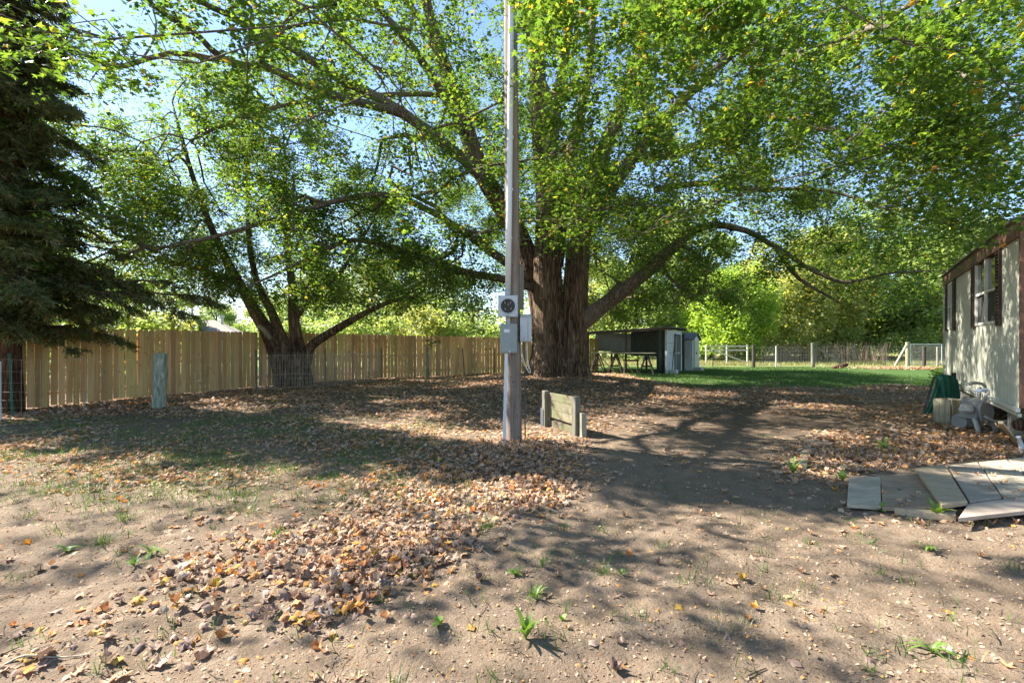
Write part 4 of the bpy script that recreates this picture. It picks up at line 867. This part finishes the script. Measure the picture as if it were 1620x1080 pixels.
# ------------------------------------------------------------------ clutter by the mobile home
def cart():
    c = GPX(1543, 680); z = gz1(c[0], c[1]); root = thing('hose_reel_cart', 'grey plastic hose reel cart with handle beside the wooden crate', 'hose cart', (c[0], c[1], z), .15)
    b = MB(); b.add([(-.17, -.14, .22), (.17, -.14, .2), (.2, .16, .2), (-.2, .16, .22), (-.12, -.16, .55), (.2, -.16, .52), (.2, .16, .6), (-.12, .16, .6)], [(3, 2, 1, 0), (4, 5, 6, 7), (0, 1, 5, 4), (1, 2, 6, 5), (2, 3, 7, 6), (3, 0, 4, 7)]); b.build('hose_housing', 'grey_plastic', root, .03)
    for x in (-.16, .16):
        MB().tube([(x, -.1, .25), (x*1.1, -.16, .12), (x*1.15, -.2, 0)], [.04, .034, .04], 8).build('leg', 'pale_plastic' if x < 0 else 'grey_plastic', root, smooth=True)
    for x in (-.12, .24): MB().disc((x, .18, .14), (1, 0, 0), .14, .05, 22).build('wheel', 'grey_plastic', root, .01)
    d = MB(); n = 10
    for i in range(n):
        for j in range(5):
            def q(ii, jj): a = 2*math.pi*ii/n; e = math.pi/2*jj/5; return (-.24+.12*math.cos(a)*math.cos(e), -.04+.1*math.sin(a)*math.cos(e), .42+.09*math.sin(e))
            d.add([q(i, j), q(i+1, j), q(i+1, j+1), q(i, j+1)], [(0, 1, 2, 3)])
    d.tube([(-.24, -.04, .36), (-.24, -.04, .42)], [.11, .115], 10).build('round_cap', 'pale_plastic', root, smooth=True)
    arch, _ = smooth_path([(-.1, -.18, .2), (-.14, -.18, .45), (0, -.18, .66), (.16, -.15, .78), (.2, -.1, .82)], [0]*5, .04); MB().tube(arch, .025, 8).build('arch_tube', 'grey_plastic', root, smooth=True)
    MB().bar((.17, -.02, .2), (.24, -.02, .8), .06, .05).build('handle_post', 'grey_plastic', root, .01); MB().bar((.22, .14, .2), (.28, .14, .8), .05, .05).build('handle_post', 'grey_plastic', root, .01)
    grip, _ = smooth_path([(-.06, .05, .86), (.05, .05, .88), (.2, .05, .86), (.34, .05, .8), (.5, .05, .79)], [0]*5, .04); MB().tube(grip, .032, 8).build('handle', 'grey_plastic', root, smooth=True)
    MB().box((.1, -.05, .75), (.2, .1, .05), 0, 0, -.1).build('tray', 'blue_plastic', root, .01); MB().tube([(-.08, -.2, .3), (.15, -.2, .2), (.5, -.15, .18)], .028, 8).build('hose_pipe', 'pale_plastic', root, smooth=True)
    MB().disc((.02, -.165, .36), (0, 1, 0), .16, .04, 24).build('reel_disc', 'grey_plastic', root, .008)
cart()
def crate():
    c = GPX(1509, 671); root = thing('wooden_crate', 'square wooden crate of upright boards next to green canvas', 'crate', (c[0]+.05, c[1]+.16, gz1(c[0], c[1])), .25); H = .50
    for k in range(3):
        for y, nm in ((-.17, 0), (.17, 1)): MB().box((-.115+k*.115, y, H/2), (.108, .02, H-.01*k)).build('board', 'crate_wood', root, .003)
        for x in (-.18, .18): MB().box((x, -.1+k*.1, H/2), (.02, .095, H-.008*k)).build('board', 'crate_wood', root, .003)
    for zz in (.12, .36): MB().box((0, -.188, zz), (.36, .014, .05)).build('batten', 'crate_wood', root)
    MB().box((0, 0, .04), (.33, .31, .03)).build('base', 'dark_wood', root)
crate()
def canvas():
    c = GPX(1505, 656); root = thing('folded_canopy', 'dark green canvas draped over a black post beside the wooden crate', 'canvas', (c[0], c[1]+.3, gz1(c[0], c[1])))
    def sheet(pts, w0, w1, name, ph=0):
        P, r = smooth_path(pts, np.linspace(w0, w1, len(pts)), .06); b = MB(); n = len(P); m = 9; V = []
        for i in range(n):
            for j in range(m): u = j/(m-1)-.5; V.append((P[i][0]+u*r[i], P[i][1]+.035*math.sin(u*14+ph+i*.05), P[i][2]+.01*math.sin(u*9+i*.3)))
        b.add(V, [(i*m+j, i*m+j+1, (i+1)*m+j+1, (i+1)*m+j) for i in range(n-1) for j in range(m-1)]); o = b.build(name, 'green_canvas', root, smooth=True); s = o.modifiers.new('thick', 'SOLIDIFY'); s.thickness = .008
    sheet([(.28, .05, .86), (.1, 0, .9), (-.02, -.06, .86), (-.12, -.08, .5), (-.3, -.12, .12), (-.42, -.15, .02)], .18, .22, 'canvas_fold', 0)
    sheet([(.02, .02, .9), (.02, -.1, .85), (.04, -.14, .5), (.03, -.15, .18)], .3, .2, 'canvas_fold', 1.5); sheet([(.2, .02, .88), (.25, -.06, .8), (.27, -.1, .5), (.28, -.1, .25)], .2, .16, 'canvas_fold', 3)
    MB().box((.33, 0, .46), (.07, .06, .98)).build('post', 'black_metal', root, .008); MB().bar((-.1, .03, .84), (.33, .03, .84), .04, .04).build('bar', 'black_metal', root)
    MB().bar((-.08, .05, .84), (-.2, .2, 0), .04, .04).build('strut', 'black_metal', root); MB().bar((-.44, -.14, .03), (-.2, -.05, .03), .05, .03).build('foot', 'conduit_metal', root)
canvas()

# ------------------------------------------------------------------ planks on the ground
def quad(pts, z): return [(*GPX(px, py, zz)[:2], zz) for (px, py), zz in zip(pts, z if hasattr(z, '__len__') else [z]*len(pts))]
def ramp():
    root = thing('plank_ramp', 'low ramp of loose grey and tan planks lying before the mobile home', 'ramp')
    zz = .13
    MB().prism(quad([(1340, 797), (1394, 801), (1393, 753), (1343, 754)], [.05, .07, .09, .07]), .035).build('plank', 'grey_plank', root, .004, label='short grey plank at the left end of ramp')
    MB().prism(quad([(1396, 802), (1490, 803), (1470, 741), (1394, 753)], [.075, .095, .1, .09]), .035).build('plank', 'tan_plank', root, .004)
    MB().prism(quad([(1490, 798), (1531, 793), (1494, 734), (1448, 740)], .155), .04).build('plank', 'tan_plank', root, .004, label='raised tan plank across the middle of ramp')
    MB().prism(quad([(1534, 793), (1585, 786), (1546, 730), (1499, 736)], .135), .035).build('plank', 'grey_plank', root, .004)
    MB().prism(quad([(1588, 786), (1650, 778), (1592, 726), (1549, 730)], .14), .035).build('plank', 'grey_plank', root, .004)
    MB().prism(quad([(1653, 778), (1730, 769), (1650, 719), (1595, 726)], .14), .035).build('plank', 'grey_plank', root, .004)
    MB().prism(quad([(1516, 819), (1720, 797), (1700, 775), (1532, 796)], .125), .035).build('edge_plank', 'grey_plank', root, .004, label='long pale plank along the front edge')
    MB().prism(quad([(1415, 803), (1512, 816), (1512, 801), (1420, 797)], .075), .06).build('bearer', 'tan_plank', root)
    MB().prism(quad([(1420, 775), (1700, 750), (1690, 740), (1420, 762)], .085), .08).build('bearer', 'dark_wood', root); MB().prism(quad([(1510, 806), (1700, 785), (1690, 777), (1520, 796)], .085), .08).build('bearer', 'dark_wood', root)
ramp()
for pts, lab in (([(1270, 697), (1316, 703), (1317, 699), (1273, 692)], 'short pale board lying in leaves left of the ramp'), ([(1262, 735), (1276, 737), (1284, 703), (1272, 701)], 'half-buried dark board below the short pale board')):
    MB().prism(quad(pts, .06), .05).build('loose_board', 'tan_plank' if 'pale' in lab else 'weathered_wood', None, .004, label=lab, cat='board')
MB().bar(GPX(1583, 668, .55)+np.array([0, 0, 0]), GPX(1613, 706, .02), .05, .04).build('wood_stake', 'tan_plank', None, .004, label='brown wooden stake leaning beside hose reel cart', cat='stake')
MB().tube([GPX(1611, 690, .25), GPX(1619, 716, .0)], [.03, .03], 8).build('plastic_pipe', 'pvc', None, label='short white plastic pipe at foot of the leaning stake', cat='pipe')
MB().bar(GPX(132.5, 652, -.05), GPX(133, 652, 0)+np.array([0, 0, .36]), .025, .02).build('marker_stake', 'pvc', None, label='thin white marker stake before the board fence', cat='stake')
def log(p, q, r, name, label, mat='conifer_bark'):
    P = [Vector(p).lerp(Vector(q), i/5) for i in range(6)]; MB().tube(P, [r*(1+.06*math.sin(i*2)) for i in range(6)], 10).build(name, mat, None, smooth=True, label=label, cat='log')
log(GPX(1612, 672, .35), GPX(1660, 660, .4), .09, 'log', 'short brown log wedged under the mobile home corner')
log(GPX(1316, 583), GPX(1340, 583)+np.array([0, 0, .25]), .12, 'log', 'broken log lying at foot of the back fence', 'conifer_bark')
log(GPX(1604, 694, .05), GPX(1640, 690, .3), .06, 'log', 'thin log leaning near the white plastic pipe', 'limb_bark')
def pot():
    c = GPX(1490, 618); root = thing('potted_plant', 'yellow-green potted plant by the far end of mobile home', 'plant', (c[0], c[1], gz1(c[0], c[1])))
    MB().tube([(0, 0, 0), (0, 0, .28)], [.13, .18], 14).build('pot', 'pot_dark', root); p = ell(420, (0, 0, .5), (.32, .3, .32)); link('foliage', mesh_np('foliage', *scatter(LEAF_D, p, rand_rot(420, .8), rng.uniform(.05, .11, 420)), 'vine_leaf'), root)
pot()

# ------------------------------------------------------------------ leaf litter
def inpoly(px, py, poly):
    c = np.zeros(len(px), bool); n = len(poly)
    for i in range(n):
        x0, y0 = poly[i]; x1, y1 = poly[(i+1) % n]; k = ((y0 > py) != (y1 > py)) & (px < (x1-x0)*(py-y0)/(y1-y0+1e-9)+x0); c ^= k
    return c
def W2(poly): return [tuple(GPX(*p)[:2]) for p in poly]
PILE = W2([(640, 715), (905, 695), (912, 800), (760, 850), (730, 905), (650, 935), (560, 1000), (420, 1005), (185, 985), (180, 955), (330, 890), (430, 850), (560, 790)])
PATH = W2([(930, 690), (1010, 655), (1120, 650), (1330, 660), (1240, 720), (1230, 800), (1330, 830), (1320, 1075), (760, 1075), (770, 900), (920, 790)])
LEFTSOIL = W2([(-700, 825), (250, 820), (540, 790), (580, 790), (430, 850), (170, 960), (180, 1000), (560, 1010), (700, 1078), (-900, 1078)])
HEAP = W2([(1240, 720), (1290, 680), (1480, 660), (1760, 690), (1800, 740), (1560, 728), (1345, 752), (1250, 770)])
FRONT = W2([(1320, 805), (1620, 815), (1640, 850), (1500, 850), (1340, 830)])
def density(x, y):
    """leaves per square metre"""
    n1 = fbm(x*.9, y*.9, 51, 3); n2 = fbm(x*2.6, y*2.6, 61, 2)
    D = np.full(len(x), 26.0)
    D = np.where(y > 5.2, 120+260*np.clip((n1-.36)*4, 0, 1), D); D = np.where(y > 8.0, 110+280*np.clip((n1-.36)*4, 0, 1), D); D = np.where(y > 10.5, 170+230*np.clip((n1-.36)*4, 0, 1), D)
    D = np.where(inpoly(x, y, LEFTSOIL), 20+190*np.clip((n1-.52)*5, 0, 1), D)
    D = np.where(inpoly(x, y, PATH), 7+70*np.clip((n2*.6+n1*.4-.60)*7, 0, 1), D)
    D = np.where((x > 1.4) & (y < 5.6) & ~inpoly(x, y, PATH), 16+110*np.clip((n1-.5)*4, 0, 1), D)
    D = np.where(inpoly(x, y, HEAP), 420.0, D); D = np.where(inpoly(x, y, FRONT), 130.0, D)
    D = np.where(inpoly(x, y, PILE), 640*np.clip(.3+(n2-.3)*3.2, .3, 1), D)
    D = np.where((y > 9) & (x > 2+(y-9)*.0) & (y < 12.5) & (x < 7.5), 30+200*np.clip((n1-.42)*4, 0, 1), D)
    lawn = (x > 5.5+(fbm(x*.5, y*.5, 81)-.5)*3) & (y > 17.6+(n1-.5)*4); D = np.where(lawn, 9.0, D); D = np.where(y > 26, 4.0, D)
    return D
def litter_field():
    pos = []
    for (x0, x1, y0, y1) in ((-5, 7, 1.9, 5.5), (-9.5, 11, 5.5, 9.5), (-13, 14, 9.5, 16), (-13, 17, 16, 25), (-4, 20, 25, 31)):
        A = (x1-x0)*(y1-y0); n = int(A*640); x = rng.uniform(x0, x1, n); y = rng.uniform(y0, y1, n); k = rng.uniform(0, 640, n) < density(x+rng.normal(0, .16, n), y+rng.normal(0, .22, n))*np.where(y > 12, .75, 1); x, y = x[k], y[k]
        vis = np.abs(x) < 1.16*y+.6; pos.append(np.stack([x[vis], y[vis]], 1))
    p = np.concatenate(pos)
    # none inside the pole, the trunk, the shed
    p = p[((p[:, 0]-.05)**2+(p[:, 1]-7.9)**2 > .03) & ((p[:, 0]-TREE[0])**2+(p[:, 1]-TREE[1])**2 > .9)]
    rp = W2([(1340, 800), (1400, 805), (1510, 820), (1720, 800), (1700, 720), (1545, 730), (1448, 740), (1343, 754)]); p = p[~inpoly(p[:, 0], p[:, 1], rp)]
    dens = density(p[:, 0], p[:, 1]); z = gz(p[:, 0], p[:, 1])-.006+rng.uniform(0, 1, len(p))*.035*np.clip(dens/400, .1, 1)+np.where(inpoly(p[:, 0], p[:, 1], PILE) | inpoly(p[:, 0], p[:, 1], HEAP), rng.uniform(0, .02, len(p)), 0)
    P = np.column_stack([p, z]); n = len(P); d = P[:, 1]; tilt = np.clip(.14+dens/2200, .15, .36)
    yaw = rng.uniform(0, 2*np.pi, n); R = rand_rot(n, 1.0, yaw)
    z_ = np.stack([rng.normal(0, 1, n)*tilt, rng.normal(0, 1, n)*tilt, np.ones(n)], 1); z_ /= np.linalg.norm(z_, axis=1, keepdims=True); x_ = np.stack([np.cos(yaw), np.sin(yaw), np.zeros(n)], 1); y_ = np.cross(z_, x_); y_ /= np.linalg.norm(y_, axis=1, keepdims=True); R = np.stack([np.cross(y_, z_), y_, z_], 2)
    s = rng.uniform(.045, .095, n)*np.where(d > 12, 1.25, 1)
    P[:, 2] += s*.06
    shapes_hi = [maple_shape(c, f, w, k, True, OUTL if k in (0, 3) else OUTB) for k, (c, f, w) in enumerate(((.45, .1, .05), (-.9, 0, .08), (-.5, .1, .08), (.3, .4, .06), (1.0, -.2, .09), (-1.2, -.1, .09), (-.3, .05, .09)))]
    shapes_lo = [maple_shape(c, f, w, k+20, False, OUTB) for k, (c, f, w) in enumerate(((.6, .1, .08), (1.0, 0, .1), (-.5, .1, .1), (.3, .5, .08)))]
    near = d < 5.6; mid = (d >= 5.6) & (d < 8.2); far = d >= 8.2
    # the 300 that show largest are objects of their own, the rest one part
    vis = near & (np.abs(P[:, 0]) < 1.02*d) & (d > 2.4); idx = np.where(vis)[0]; idx = idx[np.argsort(-(s[idx]/d[idx])*rng.uniform(.75, 1.25, len(idx)))][:300]; single = np.zeros(n, bool); single[idx] = True
    pick = rng.integers(0, 7, n); parts = []
    for k, sh in enumerate(shapes_hi):
        m = near & ~single & (pick == k)
        if m.any(): parts.append(scatter(sh, P[m], R[m], s[m]))
    for k, sh in enumerate(shapes_lo):
        m = mid & (pick % 4 == k)
        if m.any(): parts.append(scatter(sh, P[m], R[m], s[m]))
    parts.append(scatter(LEAF_D, P[far], R[far], s[far])); V, Fs = merge(parts); print('litter', n, 'near', near.sum(), 'tris', sum(len(f) for f in Fs))
    link('leaf_litter', mesh_np('leaf_litter', V, Fs, 'litter', False), ground, kind='stuff', label='dry brown and orange fallen maple leaves')
    cols = {'brown': [(.30, .19, .14), (.38, .26, .2), (.24, .16, .13), (.43, .31, .24), (.46, .36, .29)], 'orange': [(.52, .25, .06), (.55, .33, .07), (.46, .21, .09)], 'pale': [(.52, .44, .36)]}
    mats = []
    for nm, cs in cols.items():
        for c in cs:
            k = NB('fallen_leaf_'+nm); v = k.coord((1, 1, 1), rand=True); nn = k.noise(v, 3.5, 4); cc = k.mix(k.ramp(nn, [(.35, (0,)*3), (.7, (.8,)*3)]), c, tuple(q*.55 for q in c)); k.color(cc); k.rough(.7, .2)
            tr = k.n('ShaderNodeBsdfTranslucent'); k.l(cc, tr.inputs[0]); ms = k.n('ShaderNodeMixShader'); ms.inputs[0].default_value = .2; k.l(k.b.outputs[0], ms.inputs[1]); k.l(tr.outputs[0], ms.inputs[2]); k.l(ms.outputs[0], k.out.inputs[0]); mats.append(k.m)
    pool = {}
    for i in idx:
        a, b = int(pick[i]), int(rng.choice(len(mats), p=[.16, .16, .13, .13, .09, .11, .11, .06, .05]))
        if (a, b) not in pool: pool[(a, b)] = mesh_np('fallen_leaf', *shapes_hi[a], mats[b], False)
        o = link('fallen_leaf', pool[(a, b)], ground); o.matrix_local = Matrix.Translation(Vector(P[i])) @ Matrix(R[i].tolist()).to_4x4() @ Matrix.Scale(float(s[i])*1.12, 4)
litter_field()
def ramp_leaves():
    root = [o for o in COL.objects if o.name == 'plank_ramp'][0]; sh = [maple_shape(.6, .1, .06, 40, True), maple_shape(-.5, .2, .06, 41, True)]
    px = np.concatenate([rng.uniform(1400, 1450, 9), rng.uniform(1500, 1620, 16), rng.uniform(1575, 1612, 9)]); py = np.concatenate([rng.uniform(765, 797, 9), rng.uniform(735, 790, 16), np.linspace(738, 782, 9)])
    P = np.stack([GPX(a, b, .15 if a > 1450 else .115) for a, b in zip(px, py)]); n = len(P); R = rand_rot(n, .25); s = rng.uniform(.05, .09, n); parts = [scatter(sh[k], P[k::2], R[k::2], s[k::2]) for k in (0, 1)]
    link('leaves_on_ramp', mesh_np('leaves_on_ramp', *merge(parts), 'litter'), label='scatter of dry leaves lying on the plank ramp', cat='fallen leaves', kind='stuff')
ramp_leaves()
def crumbs():
    n = 9000; y = 2.0+rng.uniform(0, 1, n)**1.6*5.0; x = rng.uniform(-1, 1, n)*(1.12*y+.3); z = gz(x, y); s = rng.gamma(1.6, .0017, n)+.0012
    O = np.array([(1, 0, 0), (-1, 0, 0), (0, 1, 0), (0, -1, 0), (0, 0, .8), (0, 0, -.8)], float); Fo = np.array([(0, 2, 4), (2, 1, 4), (1, 3, 4), (3, 0, 4)])
    s3 = s[:, None]*rng.uniform(.6, 1.4, (n, 3)); k = NB('crumb'); g = k.n('ShaderNodeNewGeometry'); k.color(k.ramp(g.outputs['Random Per Island'], [(0, (.10, .072, .05)), (.4, (.19, .14, .10)), (.92, (.28, .215, .155)), (1, (.38, .31, .25))])); k.rough(.95, .1); M['crumb'] = k.m
    V, Fs = scatter((O, Fo), np.column_stack([x, y, z+s*.3]), rand_rot(n, .6), s3); link('soil_crumbs', mesh_np('soil_crumbs', V, Fs, 'crumb'), ground, kind='stuff', label='small soil clods and grit')
    # leaf fragments, chips
    n = 15000; y = 2.0+rng.uniform(0, 1, n)**1.4*7; x = rng.uniform(-1, 1, n)*(1.12*y+.3); z = gz(x, y)+.004
    V, Fs = scatter((np.array([(-.5, 0, 0), (.5, -.1, .05), (.35, .5, .12), (-.3, .4, .02)], float), np.array([(0, 1, 2), (0, 2, 3)])), np.column_stack([x, y, z]), rand_rot(n, .5), rng.uniform(.006, .026, n)); link('leaf_fragments', mesh_np('leaf_fragments', V, Fs, 'litter'), ground, kind='stuff', label='crumbled bits of dry leaf')
crumbs()
def twig_bits():
    parts = []
    for _ in range(520):
        y = 2.1+rng.uniform(0, 1)**1.5*7; x = rng.uniform(-1, 1)*1.1*y; a = rng.uniform(0, 6.28); L = rng.uniform(.02, .13); P = []
        for t in (0, .5, 1): xx, yy = x+math.cos(a)*L*t+rng.normal(0, .004), y+math.sin(a)*L*t+rng.normal(0, .004); P.append((xx, yy, gz1(xx, yy)+.004+rng.uniform(0, .004)))
        parts.append(tube_np(P, [.0022, .002, .0012], 3))
    link('twig_bits', mesh_np('twig_bits', *merge(parts), 'limb_bark'), ground, kind='stuff', label='tiny broken twigs on the soil')
twig_bits()

# ------------------------------------------------------------------ grass and weeds
def blade_shape(segs=3):
    V = []; Fs = []
    for i in range(segs): t = i/segs; w = .5*(1-t*.75); V += [(-w, t*t*.55, t), (w, t*t*.55, t)]
    V.append((0, .62, .93)); 
    for i in range(segs-1): Fs += [(2*i, 2*i+1, 2*i+3), (2*i, 2*i+3, 2*i+2)]
    Fs.append((2*segs-2, 2*segs-1, 2*segs)); return np.array(V, float), np.array(Fs)
BL3 = blade_shape(3); BL1 = (np.array([(-.5, 0, 0), (.5, 0, 0), (0, .4, 1)], float), np.array([(0, 1, 2)]))
def blades(pos, hmin, hmax, w, shape, tilt=.25):
    n = len(pos); h = rng.uniform(hmin, hmax, n); return scatter(shape, pos, rand_rot(n, tilt), np.column_stack([np.full(n, w)*rng.uniform(.7, 1.3, n), h, h]))
def turf():
    n = 90000; x = rng.uniform(3.5, 19, n); y = rng.uniform(16, 31, n); k = (x > 5.2+(fbm(x*.5, y*.5, 81)-.5)*3) & (y > 17.8+(fbm(x*.9, y*.9, 51, 3)-.5)*5+rng.normal(0, .6, n)) & (x < 1.0*y+1); x, y = x[k], y[k]
    link('lawn_grass', mesh_np('lawn_grass', *blades(np.column_stack([x, y, gz(x, y)]), .04, .10, .014, BL1), 'grass_blade'), label='short dark green lawn grass before the back fence', kind='stuff', cat='grass')
    # thin grass among the litter at left
    P = []
    for _ in range(420):
        y = rng.uniform(4.8, 10.5); x = rng.uniform(-1.05*y, -.1*y); m = rng.integers(20, 70); r = rng.uniform(.08, .28); q = np.array([x, y])+rng.normal(0, r, (m, 2)); P.append(q)
    for _ in range(170):
        y = rng.uniform(2.3, 5.5); x = rng.uniform(-1.05*y, 1.05*y); m = rng.integers(3, 16); P.append(np.array([x, y])+rng.normal(0, rng.uniform(.02, .08), (m, 2)))
    for _ in range(60):
        y = rng.uniform(11, 24); x = rng.uniform(-.6*y, -.05*y); P.append(np.array([x, y])+rng.normal(0, .4, (90, 2)))
    P = np.concatenate(P); link('yard_grass', mesh_np('yard_grass', *blades(np.column_stack([P, gz(P[:, 0], P[:, 1])]), .035, .105, .006, blade_shape(2), .4), 'grass_blade'), label='sparse grass growing through the leaf litter at left', kind='stuff', cat='grass')
    n = 60000; x = rng.uniform(-6, 45, n); y = 33+rng.uniform(0, 1, n)**1.5*22; link('meadow_grass', mesh_np('meadow_grass', *blades(np.column_stack([x, y, gz(x, y)]), .1, .3, .03, BL1), 'meadow_blade'), label='sunlit dry meadow grass beyond the back fence', kind='stuff', cat='grass')
    # dead brush
    P = []
    for _ in range(420):
        px = rng.uniform(1205, 1405); d = rng.uniform(36, 41); x = (px-CX)/F*d; h = rng.uniform(.7, 1.7); lx, ly = rng.normal(0, .3, 2); P.append(tube_np([(x, d, -.1), (x+lx*.4, d+ly*.4, h*.6), (x+lx, d+ly, h)], [.02, .014, .005], 3))
    link('dead_brush', mesh_np('dead_brush', *merge(P), 'dead_stem'), label='dry brown brush stems standing beyond the back fence', kind='stuff', cat='brush')
    q = GPX(1400, 590); n = 2600; x = rng.normal(0, 1.6, n)+(1440-CX)/F*28.5; y = rng.normal(28.6, .35, n); link('leaf_windrow', mesh_np('leaf_windrow', *scatter(LEAF_F, np.column_stack([x, y, gz(x, y)+rng.uniform(.02, .14, n)]), rand_rot(n, .6), rng.uniform(.07, .12, n)), 'litter'), label='line of brown leaves drifted along the back fence foot', kind='stuff', cat='fallen leaves')
turf()
def weed_leaf(L, w, bend, k=5):
    V = []; Fs = []
    for i in range(k+1):
        t = i/k; ww = w*math.sin(math.pi*min(.97, .12+.86*t))**.8*(.45+.55*min(1, t*2)); z = L*(t*math.cos(bend*t)); y = L*t*math.sin(bend*t)*1.0+.25*L*t
        V += [(-ww, y, z+.12*ww), (0, y, z), (ww, y, z+.12*ww)]
    for i in range(k):
        a = 3*i; Fs += [(a, a+1, a+4, a+3), (a+1, a+2, a+5, a+4)]
    return V, Fs
def weed(px, py, n, L, w, label, bend=.9, name='broadleaf_weed', mat='weed_leaf', spread=1.0):
    c = GPX(px, py); z = gz1(c[0], c[1]); root = thing(name, label, 'weed', (c[0], c[1], z-.004), random.uniform(0, 6), 'weeds in the bare soil')
    for k in range(n):
        V, Fs = weed_leaf(L*random.uniform(.55, 1.1), w*random.uniform(.7, 1.2), bend*random.uniform(.6, 1.4)*spread); MB().add(V, Fs).build('leaf', mat, root, smooth=True, rot=(random.uniform(.0, .35)*spread, 0, k*2.4+random.uniform(-.4, .4)))
def tuft(px, py, n, h, r, label, mat='grass_blade', w=.005):
    c = GPX(px, py); q = rng.normal(0, r, (n, 2)); P = np.column_stack([q, [gz1(c[0]+a, c[1]+b)-gz1(c[0], c[1]) for a, b in q]]); R = rand_rot(n, .35, np.arctan2(q[:, 1], q[:, 0])-np.pi/2); hh = rng.uniform(.5, 1, n)*h
    me = mesh_np('grass_tuft', *scatter(BL3, P, R, np.column_stack([np.full(n, w), hh*1.1, hh])), mat); link('grass_tuft', me, None, (c[0], c[1], gz1(c[0], c[1])), label=label, cat='grass', group=None if r >= .1 else 'grass tufts in the bare soil', kind='stuff' if r >= .1 else None)
weed(832, 1012, 12, .15, .018, 'tall bright broadleaf weed with pale curled leaves at its foot, bottom centre', .5)
weed(846, 950, 10, .09, .009, 'pale narrow-leaved weed just above the tall bright weed', 1.2)
weed(815, 915, 8, .085, .014, 'leafy weed left of the upright sprout below the pole', 1.0)
weed(858, 905, 5, .10, .010, 'upright green sprout right of the leafy weed below pole', .4)
weed(694, 996, 5, .055, .022, 'round-leaved bright seedling at the tip of leaf pile', .8)
weed(889, 985, 3, .05, .018, 'tiny round-leaved seedling right of the tall bright weed', .8)
weed(982, 916, 7, .05, .012, 'small clumped weed beside brown leaves right of centre', .9)
weed(1475, 1040, 14, .12, .008, 'sprawling pale feathery weed at bottom right', 1.6)
weed(1470, 870, 12, .10, .010, 'pale weed tangled in dry leaves below the ramp', 1.3)
weed(1395, 812, 9, .12, .020, 'broadleaf weed against the left front of ramp', 1.0)
weed(1482, 822, 9, .15, .026, 'large-leaved sapling weed before the raised tan plank', .8)
weed(1333, 760, 4, .13, .035, 'single broad bright green leaf plant left of the ramp', .9)
weed(1255, 748, 16, .20, .014, 'dark leafy weed clump by the half-buried board', .9)
weed(1400, 712, 16, .26, .016, 'ferny weed spreading behind the left end of ramp', 1.5)
weed(212, 908, 6, .09, .012, 'light green sprout in soil left of the leaf pile', .8)
weed(240, 890, 7, .13, .012, 'trailing dark weed just above the light green sprout', 1.5)
weed(105, 878, 5, .08, .02, 'flat rosette weed in bare soil at lower left', 1.5)
tuft(768, 843, 60, .15, .035, 'spiky green grass tuft in soil below the utility pole')
tuft(955, 918, 45, .10, .03, 'fine pale grass tuft right of the upright sprout', w=.004)
tuft(892, 845, 26, .10, .03, 'thin grass tuft between spiky tuft and bare path', w=.004)
tuft(162, 868, 46, .14, .04, 'tall grass tuft in bare soil at left')
tuft(196, 830, 60, .14, .045, 'dense dark grass tuft above the tall left tuft')
tuft(385, 820, 120, .13, .13, 'wide grass patch above the left end of leaf pile')
tuft(436, 862, 30, .12, .03, 'thin grass at the upper edge of leaf pile')
tuft(140, 790, 150, .13, .16, 'broad grass patch far left among scattered leaves')
tuft(742, 775, 40, .13, .04, 'grass tuft growing out of leaf pile near pole')
tuft(678, 900, 50, .07, .04, 'low grass at the right edge of leaf pile', w=.004)
tuft(1180, 930, 60, .05, .12, 'sparse pale grass in sunlit soil right of centre', 'meadow_blade', .004)
tuft(1150, 1010, 90, .07, .12, 'straw-coloured grass wisps at the bottom right of centre', 'meadow_blade', .004)
tuft(1240, 950, 50, .05, .1, 'thin bleached grass left of scattered orange leaves', 'meadow_blade', .004)
tuft(1210, 690, 60, .1, .1, 'short grass tuft left of the short pale board')
def stick(pts, r, label, mat='limb_bark'):
    P = [GPX(*p) for p in pts]; P = [np.array([p[0], p[1], gz1(p[0], p[1])+r*1.1+.003*(i % 2)]) for i, p in enumerate(P)]; P, rr = smooth_path(P, np.linspace(r, r*.5, len(P)), .02); MB().tube(P, rr, 6).build('stick', mat, None, smooth=True, label=label, cat='stick')
stick([(5, 1060), (40, 1050), (90, 1048), (140, 1046)], .006, 'long pale stick at the bottom left corner', 'crate_wood')
stick([(0, 1042), (30, 1032)], .006, 'short dark stick above the long pale stick')
stick([(750, 868), (765, 880), (780, 892)], .006, 'thin stick lying right of leaf pile', 'crate_wood')
stick([(300, 965), (350, 968), (405, 964), (450, 966)], .003, 'thin twig lying across lower leaf pile', 'crate_wood')
stick([(1520, 1055), (1528, 1040)], .007, 'short dark twig right of the feathery weed')
stick([(1565, 1000), (1575, 1020), (1582, 1030)], .005, 'curved dark twig at right edge soil')
stick([(1180, 1078), (1195, 1070), (1212, 1064)], .006, 'dark twig at the bottom edge right of centre')
stick([(1410, 800), (1440, 825), (1465, 855)], .004, 'bent dry stem in front of the ramp', 'crate_wood')
stick([(105, 985), (120, 1032)], .003, 'thin twig standing in bare soil lower left')
print('tris total', sum(sum(len(p.vertices)-2 for p in o.data.polygons) if len(o.data.polygons) < 5000 else len(o.data.polygons) for o in COL.objects if o.type == 'MESH'))
